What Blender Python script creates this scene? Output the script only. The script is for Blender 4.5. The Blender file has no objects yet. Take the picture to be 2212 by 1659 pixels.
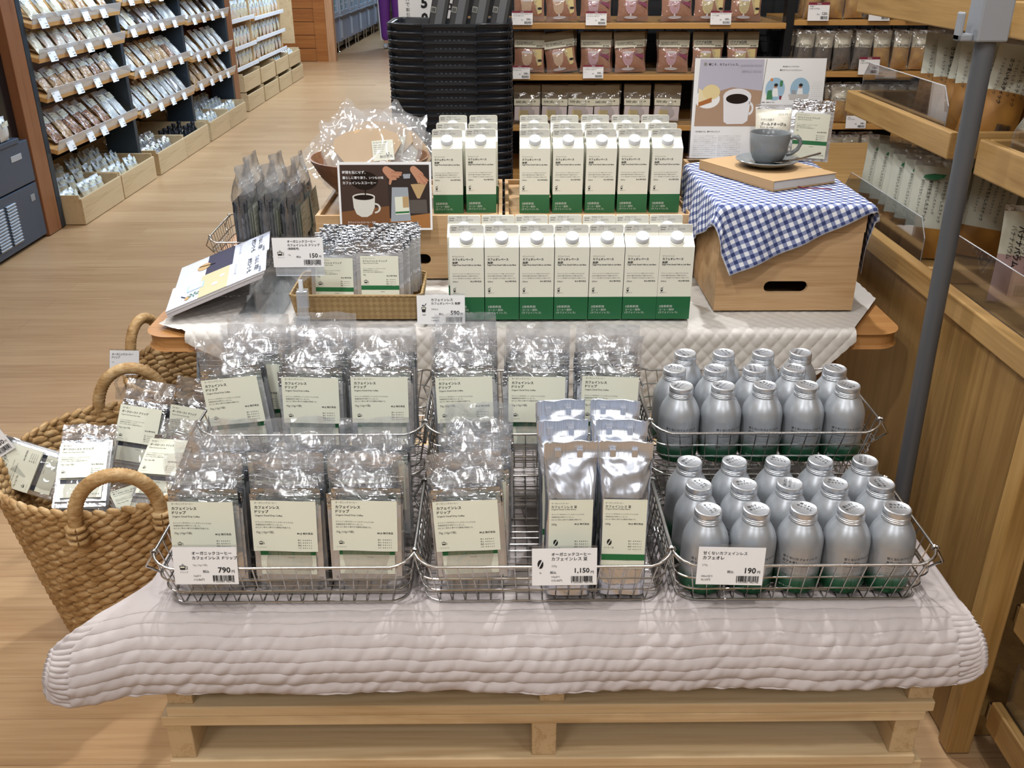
import bpy, math, random
from math import sin, cos, pi, radians as R, sqrt
from mathutils import Vector, Matrix, noise
random.seed(7)
S = bpy.context.scene
COL = S.collection

# ---------------------------------------------------------------- camera, world, exposure, large lights
cd = bpy.data.cameras.new('camera'); cd.sensor_width = 36; cd.lens = 36*2000/2212
cd.clip_start = .05; cd.clip_end = 60
cam = bpy.data.objects.new('camera', cd); COL.objects.link(cam)
cam.location = (0, 0, 1.41); cam.rotation_euler = (pi/2-math.atan(.47), 0, -.0095)
S.camera = cam
S.view_settings.view_transform = 'Standard'; S.view_settings.look = 'None'
S.view_settings.gamma = 1; S.view_settings.exposure = -1.78
S.cycles.max_bounces = 8; S.cycles.diffuse_bounces = 3; S.cycles.glossy_bounces = 3
S.cycles.transmission_bounces = 4; S.cycles.transparent_max_bounces = 24
S.cycles.caustics_reflective = False; S.cycles.caustics_refractive = False
S.cycles.sample_clamp_indirect = 4

w = bpy.data.worlds.new('world'); S.world = w; w.use_nodes = True
w.node_tree.nodes['Background'].inputs[0].default_value = (.72, .80, .95, 1)
w.node_tree.nodes['Background'].inputs[1].default_value = .30

def lamp(name, loc, size, power, color=(1, .93, .84), target=None, shape='DISK', size_y=None, spread=pi):
    l = bpy.data.lights.new(name, 'AREA'); l.shape = shape; l.size = size
    if size_y: l.size_y = size_y
    l.energy = power; l.color = color; l.spread = spread
    o = bpy.data.objects.new(name, l); COL.objects.link(o); o.location = loc
    d = Vector(target) - Vector(loc) if target else Vector((0, 0, -1))
    o.rotation_euler = d.to_track_quat('-Z', 'Y').to_euler()
    return o
WARM, COOL, NEU = (1, .965, .92), (.60, .79, 1), (.965, .985, 1)
# spots of the sales floor ceiling (2.95 m), aimed at the displays
lamp('ceiling_spot', (-.75, .55, 2.95), .16, 25, NEU, (0, 1.35, .6), spread=R(100))
lamp('ceiling_spot', (.55, 2.55, 2.95), .09, 44, NEU, (.05, 1.5, .6), spread=R(100))
lamp('ceiling_spot', (-.45, 2.7, 2.95), .09, 36, NEU, (-.2, 1.5, .6), spread=R(100))
lamp('ceiling_spot', (.30, .15, 2.95), .20, 22, WARM, (.25, 2.0, .6), spread=R(100))
lamp('ceiling_spot', (-1.5, 1.2, 2.95), .18, 16, NEU, (-.7, 1.7, .3), spread=R(100))
lamp('ceiling_spot', (.6, 3.0, 2.95), .2, 42, WARM, (.5, 4.4, .9), spread=R(120))
lamp('ceiling_spot', (1.2, 2.6, 2.95), .2, 14, WARM, (1.1, 3.9, .9), spread=R(120))
# broad panels added behind the camera for front fill and foil reflections
lamp('fill_panel', (-1.6, -1.6, 3.05), 1.2, 115, NEU, None, 'RECTANGLE', .6)
lamp('fill_panel', (.4, -2.6, 3.05), 1.2, 115, NEU, None, 'RECTANGLE', .6)
lamp('fill_panel', (2.4, -1.6, 3.05), 1.2, 90, NEU, None, 'RECTANGLE', .6)
# small lamps added overhead so that film and foil sparkle
for lx, ly in ((-2.0, .3), (-1.0, -.6), (1.5, -.4), (1.6, .9), (-1.9, 2.3), (2.2, 2.0), (0, -1.2), (-.9, 1.9)):
    lamp('sparkle_lamp', (lx, ly, 2.9), .10, 9, NEU)
# strip lights along the wall shelves, the aisle and the freezers
lamp('shelf_strip_light', (-1.55, 6.4, 2.6), .25, 420, COOL, (-2.5, 6.4, .6), 'RECTANGLE', 3.6)
lamp('shelf_strip_light', (-1.6, 10.6, 2.6), .25, 420, COOL, (-2.5, 10.6, .5), 'RECTANGLE', 3.2)
lamp('aisle_light', (-1.2, 4.0, 2.95), .5, 85, NEU)
lamp('aisle_light', (-1.3, 8.0, 2.95), .5, 95, WARM)
lamp('aisle_light', (-1.5, 12.4, 2.95), .5, 120, WARM)
lamp('aisle_light', (-1.4, 17.0, 2.95), .6, 260, COOL)

# ---------------------------------------------------------------- materials
def lin(h):
    h = h.lstrip('#'); c = [int(h[i:i+2], 16)/255 for i in (0, 2, 4)]
    return tuple(x/12.92 if x <= .04045 else ((x+.055)/1.055)**2.4 for x in c)+(1,)
MATS = {}
def mat(name, col='#808080', rough=.5, metal=0., spec=.5, coat=0.):
    if name in MATS: return MATS[name]
    m = bpy.data.materials.new(name); m.use_nodes = True; MATS[name] = m
    b = m.node_tree.nodes['Principled BSDF']
    b.inputs['Base Color'].default_value = lin(col); b.inputs['Roughness'].default_value = rough
    b.inputs['Metallic'].default_value = metal; b.inputs['Specular IOR Level'].default_value = spec
    b.inputs['Coat Weight'].default_value = coat
    return m
class NT:
    def __init__(s, m): s.t = m.node_tree; s.n = s.t.nodes; s.b = s.n.get('Principled BSDF')
    def add(s, kind, **kw):
        nd = s.n.new('ShaderNode'+kind)
        for k, v in kw.items():
            if k.startswith('i_'): nd.inputs[k[2:].replace('_', ' ')].default_value = v
            else: setattr(nd, k, v)
        return nd
    def link(s, a, b): s.t.links.new(a, b)
    def coord(s, kind='Object', scale=(1, 1, 1), rot=(0, 0, 0)):
        tc = s.add('TexCoord'); mp = s.add('Mapping'); mp.inputs['Scale'].default_value = scale
        mp.inputs['Rotation'].default_value = rot
        s.link(tc.outputs[kind], mp.inputs['Vector']); return mp.outputs[0]
    def noise(s, vec, scale, detail=3, rough=.5, dist=0):
        nd = s.add('TexNoise'); nd.inputs['Scale'].default_value = scale; nd.inputs['Detail'].default_value = detail
        nd.inputs['Roughness'].default_value = rough; nd.inputs['Distortion'].default_value = dist
        s.link(vec, nd.inputs['Vector']); return nd.outputs['Fac']
    def ramp(s, fac, stops):
        r = s.add('ValToRGB'); e = r.color_ramp.elements
        while len(e) < len(stops): e.new(.5)
        for k, (p, c) in enumerate(stops): e[k].position = p; e[k].color = lin(c) if isinstance(c, str) else c
        s.link(fac, r.inputs[0]); return r.outputs[0]
    def mix(s, fac, a, b, mode='MIX'):
        x = s.add('Mix', data_type='RGBA', blend_type=mode)
        for i, v in ((0, fac), (6, a), (7, b)):
            if hasattr(v, 'is_output'): s.link(v, x.inputs[i])
            else: x.inputs[i].default_value = v
        return x.outputs[2]
    def math(s, op, a, b=0.):
        x = s.add('Math', operation=op)
        for i, v in enumerate((a, b)):
            if hasattr(v, 'is_output'): s.link(v, x.inputs[i])
            else: x.inputs[i].default_value = v
        return x.outputs[0]
    def bump(s, h, strength=.3, dist=.002, to=None):
        b = s.add('Bump'); b.inputs['Strength'].default_value = strength; b.inputs['Distance'].default_value = dist
        s.link(h, b.inputs['Height']); s.link(b.outputs[0], (to or s.b).inputs['Normal']); return b
def wood(name, c1, c2, axis=0, scale=1., rough=.45, grain=1., bump=.08, cr=None):
    """grain runs along axis; long thin fibres plus broad cathedral bands"""
    m = mat(name, c1, rough); t = NT(m)
    sc = [14.*scale]*3; sc[axis] = .9*scale
    v = t.coord('Object', sc)
    f1 = t.noise(v, 1.2, 4, .6, 1.2)
    sc2 = [160.*scale]*3; sc2[axis] = 4.*scale
    f2 = t.noise(t.coord('Object', sc2), 1., 2)
    f = t.math('ADD', t.math('MULTIPLY', f1, .7), t.math('MULTIPLY', f2, .3*grain))
    c = t.ramp(f, [(.34, c2), (.48, c1), (.62, cr or c1)])
    t.link(c, t.b.inputs['Base Color']); t.bump(f2, bump, .001)
    return m
def fabric(name, col, col2, scale=900, bump=.3, rough=.9):
    m = mat(name, col, rough, spec=.2); t = NT(m); v = t.coord()
    n1 = t.noise(v, scale, 2); n2 = t.noise(v, 9, 3)
    t.link(t.mix(n2, lin(col), lin(col2)), t.b.inputs['Base Color']); t.bump(n1, bump, .0006)
    return m
def film(name, tint='#ffffff', lo=.09, hi=.65, rough=.07, haze=.08, scale=13, strength=.55, det=2.):
    """thin clear plastic: see-through face on, shiny at a slant, slightly milky, crinkled"""
    m = bpy.data.materials.new(name); m.use_nodes = True; MATS[name] = m; t = NT(m); t.n.remove(t.b)
    out = t.n['Material Output']
    tr = t.add('BsdfTransparent'); tr.inputs[0].default_value = lin(tint)
    gl = t.add('BsdfGlossy'); gl.inputs['Roughness'].default_value = rough; gl.inputs[0].default_value = (1, 1, 1, 1)
    df = t.add('BsdfDiffuse'); df.inputs[0].default_value = (.85, .88, .92, 1)
    v = t.coord('Object')
    n = t.noise(v, scale, det, .55, 1.2)
    b = t.bump(n, strength, .012, gl)
    lw = t.add('LayerWeight'); lw.inputs[0].default_value = .35; t.link(b.outputs[0], lw.inputs['Normal'])
    mr = t.add('MapRange'); mr.inputs['To Min'].default_value = lo; mr.inputs['To Max'].default_value = hi
    t.link(lw.outputs['Facing'], mr.inputs[0])
    m1 = t.add('MixShader'); m1.inputs[0].default_value = haze
    t.link(tr.outputs[0], m1.inputs[1]); t.link(df.outputs[0], m1.inputs[2])
    m2 = t.add('MixShader'); t.link(mr.outputs[0], m2.inputs[0]); t.link(m1.outputs[0], m2.inputs[1]); t.link(gl.outputs[0], m2.inputs[2])
    t.link(m2.outputs[0], out.inputs[0]); return m
def foil(name, col='#dcdee2', rough=.28, scale=22, strength=.6, dist=.008):
    m = mat(name, col, rough, 1.); t = NT(m); v = t.coord()
    n = t.noise(v, scale, 3, .55, .8); t.bump(n, strength, dist); return m

PINE = wood('pine', '#cdb28a', '#b7976b', 0, 1., .55, cr='#d6be98')
PINEY = wood('pine_y', '#c4aa84', '#ad9067', 1, 1.6, .55)
OAK = wood('oak', '#a5824f', '#8f6c3e', 1, 1.2, .42, cr='#b28e5a')
OAKV = wood('oak_upright', '#917040', '#7c5c30', 2, 1.0, .42, cr='#9d7c4a')
OAKX = wood('oak_across', '#a5824f', '#8f6c3e', 0, 1.2, .42, cr='#b28e5a')
TABLE = wood('table_oak', '#ab7a48', '#976737', 0, 1., .34, cr='#b78754')
BAMB = wood('bamboo', '#bd9a72', '#a8835a', 0, 1.5, .5, cr='#c8a780')
BROWNW = wood('brown_panel', '#9a5f2f', '#854c22', 0, .5, .35, cr='#a76c39')
POSTW = wood('post_brown', '#8a5a3a', '#74472b', 2, .8, .4)
BOXW = wood('box_wood', '#cdb189', '#b6986c', 1, .9, .5)
SHELFW = wood('shelf_wood', '#c6975c', '#b18248', 1, .9, .4)
SHELFX = wood('shelf_wood_x', '#c29355', '#ab7b40', 0, .9, .4)
BOWLW = wood('bowl_wood', '#7a5236', '#664027', 0, 1.3, .4)
STEEL = mat('steel', '#c9c7c4', .22, 1.)
WHITE = mat('white_card', '#f1f1f2', .5)
CREAM = mat('cream_label', '#e3e4d2', .5)
INK = mat('ink', '#17171a', .6); GREYINK = mat('grey_ink', '#8b8b88', .7)
GREEN = mat('green_print', '#1d6b3c', .45); NAVY = mat('navy_print', '#1f2536', .5); RED = mat('red_print', '#7c1d35', .5)
WTXT = mat('white_ink', '#d8ded4', .5)
SILVER = foil('silver_foil'); SILVER.node_tree.nodes['Principled BSDF'].inputs['Metallic'].default_value = .72; SILVER2 = foil('satin_foil', '#dfe5f2', .24, 11, .6, .012); SILVER2.node_tree.nodes['Principled BSDF'].inputs['Metallic'].default_value = .93
CRIMP = foil('crimp_foil', '#d3d7de', .16, 60, .9, .004)
_t = NT(CRIMP); _t.bump(_t.math('ADD', _t.noise(_t.coord('Object', (50, 50, 170)), 1, 2), _t.noise(_t.coord(), 70, 2)), 1., .004)
BROWNFOIL = foil('sachet_edge', '#a39a92', .3, 40, .4, .003)
CRIMP2 = foil('seal_foil', '#dfe5f0', .28, 60, .5, .003); CRIMP2.node_tree.nodes['Principled BSDF'].inputs['Metallic'].default_value = .85
_t = NT(CRIMP2); _t.bump(_t.noise(_t.coord('Object', (420, 60, 14)), 1, 2), .5, .002)
FILM = film('clear_film'); FILM2 = film('header_film', '#fbfcff', .17, .85, .20, .08, 17, .8, 2.5)
FILMB = film('shelf_film', '#ffffff', .10, .6, .12, .09, 24, .8, 2.5)
FILM3 = film('puffed_film', '#f6faff', .16, .8, .40, .10, 15, .7, 2.)
FILM4 = film('smooth_film', '#ffffff', .06, .55, .06, .10, 6, .15, 1.)
GUARD = film('frosted_guard', '#eef2f8', .08, .6, .55, .15, 4, .1)
ACRYL = film('acrylic', '#f4f6f8', .04, .6, .02, .015, 2, .02)
BLACKP = mat('black_plastic', '#272c34', .3); DARKM = mat('dark_metal', '#2b2d31', .4, .6)
GREYP = mat('grey_pole', '#5c5f64', .45, .3); GREYC = mat('grey_clip', '#8d9197', .4)

# ---------------------------------------------------------------- mesh builder
_T = {}
def glyphs(s, bold=0):
    if bold > .012 and any('\u4e00' <= c <= '\u9fff' for c in s): bold = .012
    k = (s, bold)
    if k not in _T:
        cu = bpy.data.curves.new('lettering', 'FONT'); cu.body = s; cu.resolution_u = 2; cu.offset = bold
        o = bpy.data.objects.new('lettering', cu); COL.objects.link(o)
        bpy.context.view_layer.update()
        me = bpy.data.meshes.new_from_object(o.evaluated_get(bpy.context.evaluated_depsgraph_get()))
        vs = [v.co[:2] for v in me.vertices]; fs = [tuple(p.vertices) for p in me.polygons]
        bpy.data.objects.remove(o); bpy.data.curves.remove(cu); bpy.data.meshes.remove(me)
        x0 = min(v[0] for v in vs); x1 = max(v[0] for v in vs); y0 = min(v[1] for v in vs); y1 = max(v[1] for v in vs)
        _T[k] = ([(v[0]-x0, v[1]-y0) for v in vs], fs, x1-x0, y1-y0)
    return _T[k]
FRONT = lambda x, y, h: (x, -h, y)          # a sheet standing up and facing -Y
class MB:
    def __init__(s): s.v = []; s.f = []; s.m = []; s.mats = []; s.uv = None; s.M = None
    def mi(s, m):
        if m not in s.mats: s.mats.append(m)
        return s.mats.index(m)
    def add(s, vs, fs, m, M=None):
        o = len(s.v); M = M or s.M
        s.v += [tuple(M @ Vector(v)) for v in vs] if M else [tuple(v) for v in vs]
        i = s.mi(m); s.f += [tuple(a+o for a in f) for f in fs]; s.m += [i]*len(fs); return s
    def box(s, x0, x1, y0, y1, z0, z1, m, M=None):
        v = [(x, y, z) for x in (x0, x1) for y in (y0, y1) for z in (z0, z1)]
        return s.add(v, [(0, 1, 3, 2), (4, 6, 7, 5), (0, 4, 5, 1), (2, 3, 7, 6), (0, 2, 6, 4), (1, 5, 7, 3)], m, M)
    def tube(s, pts, r, m, n=6, closed=False, M=None):
        P = [Vector(p) for p in pts]; N = len(P); rs = r if isinstance(r, (list, tuple)) else [r]*N
        vs = []; u = None
        for i, p in enumerate(P):
            a = P[(i-1) % N] if closed or i > 0 else p; b = P[(i+1) % N] if closed or i < N-1 else p
            t = (b-a).normalized()
            if u is None: u = t.orthogonal().normalized()
            else:
                u = u - t*u.dot(t); u = u.normalized() if u.length > 1e-6 else t.orthogonal().normalized()
            w_ = t.cross(u)
            vs += [p+(u*cos(2*pi*k/n)+w_*sin(2*pi*k/n))*rs[i] for k in range(n)]
        fs = [(i*n+k, i*n+(k+1) % n, ((i+1) % N)*n+(k+1) % n, ((i+1) % N)*n+k) for i in range(N if closed else N-1) for k in range(n)]
        if not closed: fs += [tuple(range(n-1, -1, -1)), tuple((N-1)*n+k for k in range(n))]
        return s.add(vs, fs, m, M)
    def lathe(s, prof, m, n=32, M=None, caps=True):
        """prof: (radius, z) or (radius, z, material of the band above)"""
        vs = [(p[0]*cos(2*pi*k/n), p[0]*sin(2*pi*k/n), p[1]) for p in prof for k in range(n)]
        for i in range(len(prof)-1):
            mm = prof[i][2] if len(prof[i]) > 2 else m
            fs = [(i*n+k, i*n+(k+1) % n, (i+1)*n+(k+1) % n, (i+1)*n+k) for k in range(n)]
            if i == 0: o = len(s.v); s.add(vs, fs, mm, M)
            else:
                j = s.mi(mm); s.f += [tuple(a+o for a in f) for f in fs]; s.m += [j]*len(fs)
        if caps:
            j = s.mi(m); L = len(prof)-1
            s.f += [tuple(o+k for k in range(n-1, -1, -1)), tuple(o+L*n+k for k in range(n))]; s.m += [j, j]
        return s
    def grid(s, fn, nu, nv, m, M=None, wrap=False):
        vs = [fn(i/nu, j/nv) for j in range(nv+1) for i in range(nu+1)]
        fs = [(j*(nu+1)+i, j*(nu+1)+i+1, (j+1)*(nu+1)+i+1, (j+1)*(nu+1)+i) for j in range(nv) for i in range(nu)]
        return s.add(vs, fs, m, M)
    def prism(s, poly, m, h0, h1, mp=FRONT, M=None):
        """a 2-D outline given thickness from h0 to h1 along the sheet's normal"""
        n = len(poly); vs = [mp(x, y, h0) for x, y in poly]+[mp(x, y, h1) for x, y in poly]
        fs = [tuple(range(n)), tuple(range(2*n-1, n-1, -1))]+[(k, (k+1) % n, n+(k+1) % n, n+k) for k in range(n)]
        return s.add(vs, fs, m, M)
    def rect(s, x0, y0, x1, y1, m, h=0., mp=FRONT, n=1, k=1, M=None):
        return s.grid(lambda u, v: mp(x0+(x1-x0)*u, y0+(y1-y0)*v, h), n, k, m, M)
    def poly(s, pts, m, h=0., mp=FRONT, M=None):
        return s.add([mp(x, y, h) for x, y in pts], [tuple(range(len(pts)))], m, M)
    def disc(s, x, y, rx, ry, m, h=0., mp=FRONT, n=20, M=None):
        return s.poly([(x+rx*cos(2*pi*k/n), y+ry*sin(2*pi*k/n)) for k in range(n)], m, h, mp, M)
    def text(s, t, x, y, w_=None, hh=None, m=None, h=.0004, mp=FRONT, bold=0., al='l', vert=False, M=None):
        """lettering w_ wide (or hh high) whose baseline starts at x, y"""
        vs, fs, W, H = glyphs(t, bold)
        k = w_/W if w_ else hh/H
        ox = x - (W*k if al == 'r' else W*k/2 if al == 'c' else 0)
        return s.add([mp(ox+a*k, y+b*k, h) for a, b in vs], fs, m or INK, M)
    def build(s, name, parent=None, loc=None, rot=None, smooth=0, bev=0, solid=0, sub=0, kind=None, label=None):
        me = bpy.data.meshes.new(name); me.from_pydata(s.v, [], s.f)
        for m in s.mats: me.materials.append(m)
        me.polygons.foreach_set('material_index', s.m)
        if s.uv:
            l = me.uv_layers.new(name='flat')
            for lp in me.loops: l.data[lp.index].uv = s.uv[lp.vertex_index]
        if smooth:
            me.polygons.foreach_set('use_smooth', [True]*len(s.f)); me.update()
            me.set_sharp_from_angle(angle=R(smooth))
        me.update()
        o = bpy.data.objects.new(name, me); COL.objects.link(o)
        if parent: o.parent = parent
        if loc: o.location = loc
        if rot: o.rotation_euler = rot
        if solid: d = o.modifiers.new('thickness', 'SOLIDIFY'); d.thickness = solid; d.offset = 0
        if bev: d = o.modifiers.new('edges', 'BEVEL'); d.width = bev; d.segments = 2; d.limit_method = 'ANGLE'
        if sub: d = o.modifiers.new('smooth', 'SUBSURF'); d.levels = sub; d.render_levels = sub
        if kind: o['kind'] = kind
        if label: o['label'] = label
        return o
def tag(o, label, cat, group=None):
    o['label'] = label; o['category'] = cat
    if group: o['group'] = group
    return o
def empty(name, loc=(0, 0, 0), rot=(0, 0, 0)):
    o = bpy.data.objects.new(name, None); COL.objects.link(o); o.location = loc; o.rotation_euler = rot; o.empty_display_size = .02
    return o
def children(o): return [c for c in COL.objects if c.parent == o]
KIDS = {}
def dup(o, loc=None, rot=None, label=None, group=None, parent=None):
    if o not in KIDS: KIDS[o] = children(o)
    c = o.copy(); COL.objects.link(c); c.parent = parent
    if loc: c.location = loc
    if rot is not None: c.rotation_euler = rot
    if label: c['label'] = label
    if group: c['group'] = group
    for k in KIDS[o]: dup(k, parent=c)
    return c
class Kind:
    """the first placing uses the thing itself, every later one a copy of it and its parts"""
    def __init__(s, root, cat): s.o = root; s.used = False; root['category'] = cat
    def put(s, loc, rot, label, group=None):
        if not s.used:
            s.used = True; o = s.o; o.location = loc; o.rotation_euler = rot; o['label'] = label
            if group: o['group'] = group
            return o
        return dup(s.o, loc, rot, label, group)
ORD = ['first', 'second', 'third', 'fourth', 'fifth', 'sixth', 'seventh', 'eighth', 'ninth', 'tenth', 'eleventh', 'twelfth',
       'thirteenth', 'fourteenth', 'fifteenth', 'sixteenth', 'seventeenth', 'eighteenth', 'nineteenth', 'twentieth',
       'twenty-first', 'twenty-second', 'twenty-third', 'twenty-fourth', 'twenty-fifth', 'twenty-sixth', 'twenty-seventh',
       'twenty-eighth', 'twenty-ninth', 'thirtieth', 'thirty-first', 'thirty-second', 'thirty-third', 'thirty-fourth', 'thirty-fifth']
def arc(c, r, a0, a1, n, plane='xz'):
    out = []
    for k in range(n+1):
        a = a0+(a1-a0)*k/n; p = (r*cos(a), r*sin(a))
        out.append((c[0]+p[0], c[1], c[2]+p[1]) if plane == 'xz' else (c[0]+p[0], c[1]+p[1], c[2]) if plane == 'xy' else (c[0], c[1]+p[0], c[2]+p[1]))
    return out
def barcode(mb, x0, y0, x1, y1, mp=FRONT, h=.0005, n=24):
    rnd = random.Random(int(abs(x0)*1e5)+3); x = x0; st = (x1-x0)/n
    for k in range(n):
        wd = st*rnd.choice((.35, .55, .8)); mb.rect(x, y0, x+wd, y1, INK, h, mp); x += st
def cup_icon(mb, x, y, w_, mp=FRONT, h=.0005, tall=False):
    """small pictogram: a glass with a stirrer (tall) or a cup under a dripper"""
    if tall:
        mb.poly([(x, y+w_*.9), (x+w_*.85, y+w_*.9), (x+w_*.7, y), (x+w_*.15, y)], INK, h, mp)
        mb.poly([(x+w_*.12, y+w_*.8), (x+w_*.73, y+w_*.8), (x+w_*.69, y+w_*.55), (x+w_*.16, y+w_*.55)], CREAM, h+.0002, mp)
        mb.poly([(x+w_*.4, y+w_*1.0), (x+w_*.5, y+w_*.95), (x+w_*.95, y+w_*1.55), (x+w_*.85, y+w_*1.6)], INK, h, mp)
        mb.disc(x+w_*.3, y+w_*1.2, w_*.16, w_*.14, INK, h, mp, 8)
    else:
        mb.poly([(x, y+w_*.6), (x+w_*.8, y+w_*.6), (x+w_*.72, y), (x+w_*.08, y)], INK, h, mp)
        mb.poly([(x+w_*.1, y+w_*.5), (x+w_*.7, y+w_*.5), (x+w_*.67, y+w_*.28), (x+w_*.13, y+w_*.28)], CREAM, h+.0002, mp)
        for a, b in (((.8, .5), (1., .5)), ((1., .5), (1., .15)), ((.76, .15), (1., .15))):
            mb.poly([(x+w_*a[0], y+w_*a[1]), (x+w_*b[0], y+w_*b[1]), (x+w_*(b[0]+.06), y+w_*(b[1]-.08)), (x+w_*(a[0]+.06), y+w_*(a[1]-.08))], INK, h, mp)
        for k in range(3): mb.rect(x+w_*(.3+.12*k), y+w_*.62, x+w_*(.35+.12*k), y+w_*(.8+.12*(k == 1)), INK, h, mp)
def taste(mb, x, y, st, hh, mp=FRONT, h=.0005):
    """four lines of taste words, each with five dots"""
    for k, (t_, n) in enumerate((('香り', 4), ('苦み', 3), ('酸味', 2), ('コク', 2))):
        yy = y-k*st; mb.text(t_, x, yy, None, hh, INK, h, mp)
        for j in range(5): mb.disc(x+hh*3.2+j*hh*1.15, yy+hh*.5, hh*.3, hh*.3, INK if j < n else GREYINK, h, mp, 6)

# ================================================================ the setting
def floor_mat():
    m = mat('floor_oak', '#b98e5e', .36); t = NT(m)
    v = t.coord('Object')
    br = t.add('TexBrick'); br.offset = .37; br.offset_frequency = 2
    for k, x in (('Scale', 1.), ('Brick Width', 1.45), ('Row Height', .118), ('Mortar Size', .0009), ('Mortar Smooth', .1), ('Bias', 0.)): br.inputs[k].default_value = x
    br.inputs['Color1'].default_value = lin('#bf9d75'); br.inputs['Color2'].default_value = lin('#ab8760'); br.inputs['Mortar'].default_value = lin('#7f6044')
    t.link(v, br.inputs['Vector'])
    g = t.noise(t.coord('Object', (1.3, 34, 1)), 2.2, 4, .6, .6)
    c = t.mix(.42, br.outputs[0], t.ramp(g, [(.3, '#94714f'), (.5, '#b99671'), (.72, '#ceae88')]))
    t.link(c, t.b.inputs['Base Color'])
    t.link(t.math('ADD', t.math('MULTIPLY', g, .18), .24), t.b.inputs['Roughness'])
    t.bump(g, .05, .001); return m
b = MB(); b.rect(-7, -5, 6, 25, floor_mat(), 0, lambda x, y, h: (x, y, h)); b.build('floor', kind='structure')
WALLM = mat('wall_paint', '#cfc6b8', .8)
b = MB(); b.box(-7, 6, 25, 25.1, 0, 3.1, WALLM); b.build('wall_back', kind='structure')
b = MB(); b.box(-3.6, -3.5, -5, 25, 0, 3.1, WALLM); b.build('wall_aisle', kind='structure')
b = MB(); b.box(4.2, 4.3, -5, 25, 0, 3.1, WALLM); b.build('wall_counter', kind='structure')
b = MB(); b.box(-7, 6, -5, 25, 3.1, 3.2, mat('ceiling_paint', '#d9d6d0', .9)); b.build('ceiling', kind='structure')
b = MB(); b.box(-3.5, 4.2, -5.1, -5, 0, 3.1, WALLM); b.build('wall_front', kind='structure')
# brown wood partition at the end of the wall shelves
pt = empty('wood_partition', (-2.9, 13.5, 0)); tag(pt, 'tall brown wood partition of wide planks at the far end of the wall shelves', 'partition')
b = MB()
for k in range(8): b.box(-.58, .50, 0, .1, .17*k+.004, .17*k+.168, BROWNW)
b.build('plank_panel', pt, bev=.003)
b = MB(); b.box(.50, .60, -.02, .12, 0, 2.2, wood('light_edge', '#b98d68', '#a06c45', 2, .7, .4)); b.build('edge_post', pt)
b = MB(); b.box(.34, .50, -.012, 0, 0, 2.2, BROWNW); b.box(-.58, .5, -.0, .1, 1.365, 2.2, BROWNW); b.build('upper_board', pt)

# ---------------------------------------------------------------- pallets under the display
def make_pallet():
    r = empty('pallet')
    for k in range(6):
        b = MB(); y0 = .0+k*.108; b.box(-.55, .55, y0, y0+.09, .086, .104, PINE); b.build('deck_board', r, bev=.002)
    for k in range(4):
        b = MB(); y0 = .0+k*.178; b.box(-.55, .55, y0, y0+.09, 0, .018, PINE); b.build('bottom_board', r, bev=.002)
    for x in (-.53, 0, .53):
        b = MB(); b.box(x-.018, x+.018, .006, .62, .018, .086, PINEY); b.build('stringer', r, bev=.002)
    return r
K = Kind(make_pallet(), 'pallet')
for k in range(5):
    K.put((.0625+[.004, -.006, .01, .005, .0][4-k]*(1 if k < 4 else 1), 1.0+[.004, 0, .006, .0, .0][k], .104*k), (0, 0, 0),
          ['pale pine pallet standing on the floor at the bottom of the stack', 'pale pine pallet second from the floor in the stack',
           'pale pine pallet in the middle of the stack, below the lowest one in the picture', 'pale pine pallet with dark knots, second from the top under the pinkish quilt',
           'topmost pale pine pallet directly under the hanging pinkish quilt'][k], 'pallets stacked under the quilted display')
b = MB(); b.box(-.48, .60, 1.105, 1.52, .5205, .553, PINE); tag(b.build('base_board', bev=.003), 'flat pine board lying on the top pallet under the quilt', 'board')

# ---------------------------------------------------------------- quilted covers
QUILT = fabric('quilt_cotton', '#b9afac', '#ada3a1', 500, .25)
QUILTW = fabric('quilt_white', '#cfcac4', '#c2bdb7', 500, .25)
def bench_quilt(u, s):
    """u across, s along the path from the back of the pallet top over the front edge to the hem"""
    L1, r, L2 = .45, .068, .014; La = r*pi/2; s = s/.22*L1 if s < .22 else L1+(s-.22)/.78*(La+L2)
    xl = -.522-.112*min(1, max(0, (s-.395)/.10))**1.5 if s < .5 else -.634
    x = xl+(.657-xl)*u
    hang = max(0., (s-L1)/(La+L2))
    wav = .006*sin(x*7.3+.6)+.004*sin(x*15+1.2)+.002*sin(x*31)-.012*max(0, -.2-x)/.4+.008*max(0, x-.3)/.3
    zt = .564
    if s < L1: y, z, nx, nz = 1.525-s, zt, 0, 1
    elif s < L1+La:
        a = (s-L1)/r; y, z = 1.075-.089*sin(a), zt-r+r*cos(a); nx, nz = -sin(a), cos(a)
    else: y, z, nx, nz = 1.075-.089-.2*(s-L1-La), zt-r-(s-L1-La), -1, 0
    y -= max(0, wav)*hang*1.4
    z += wav*hang*.5
    # stitched lines run along the cloth; deep ones on the hanging part, faint on the flat
    per = .0142; ph = ((s-L1-.006+.0012*sin(x*23)+.0008*sin(x*71)) % per)/per
    q = sin(pi*ph)**.36
    amp = .0040*min(1., max(.10, hang*4))
    edge = min(u, 1-u)*1.262
    puck = noise.noise(Vector((x*75+s*50, s*50, 0)))*.0030*min(1, hang*2+.15)+noise.noise(Vector((x*9, s*30, 4)))*.002*hang
    if edge < .03: q = .55+.45*sin(s*900)*min(1, hang*2)
    d = amp*q+puck
    over = max(0., -.484-x)
    z -= over*over*1.5+over*.05
    if over > 0 and s < L1: z -= .25*over*(1-s/L1)
    ro = max(0, x-.60); z -= ro*ro*3
    if hang > 0 and edge < .06: k = (.06-edge)/.06; z += hang*.05*(1-sqrt(max(0, 1-k*k)))
    return (x, y+nx*d, z+nz*d)
b = MB(); b.grid(bench_quilt, 520, 200, QUILT)
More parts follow.
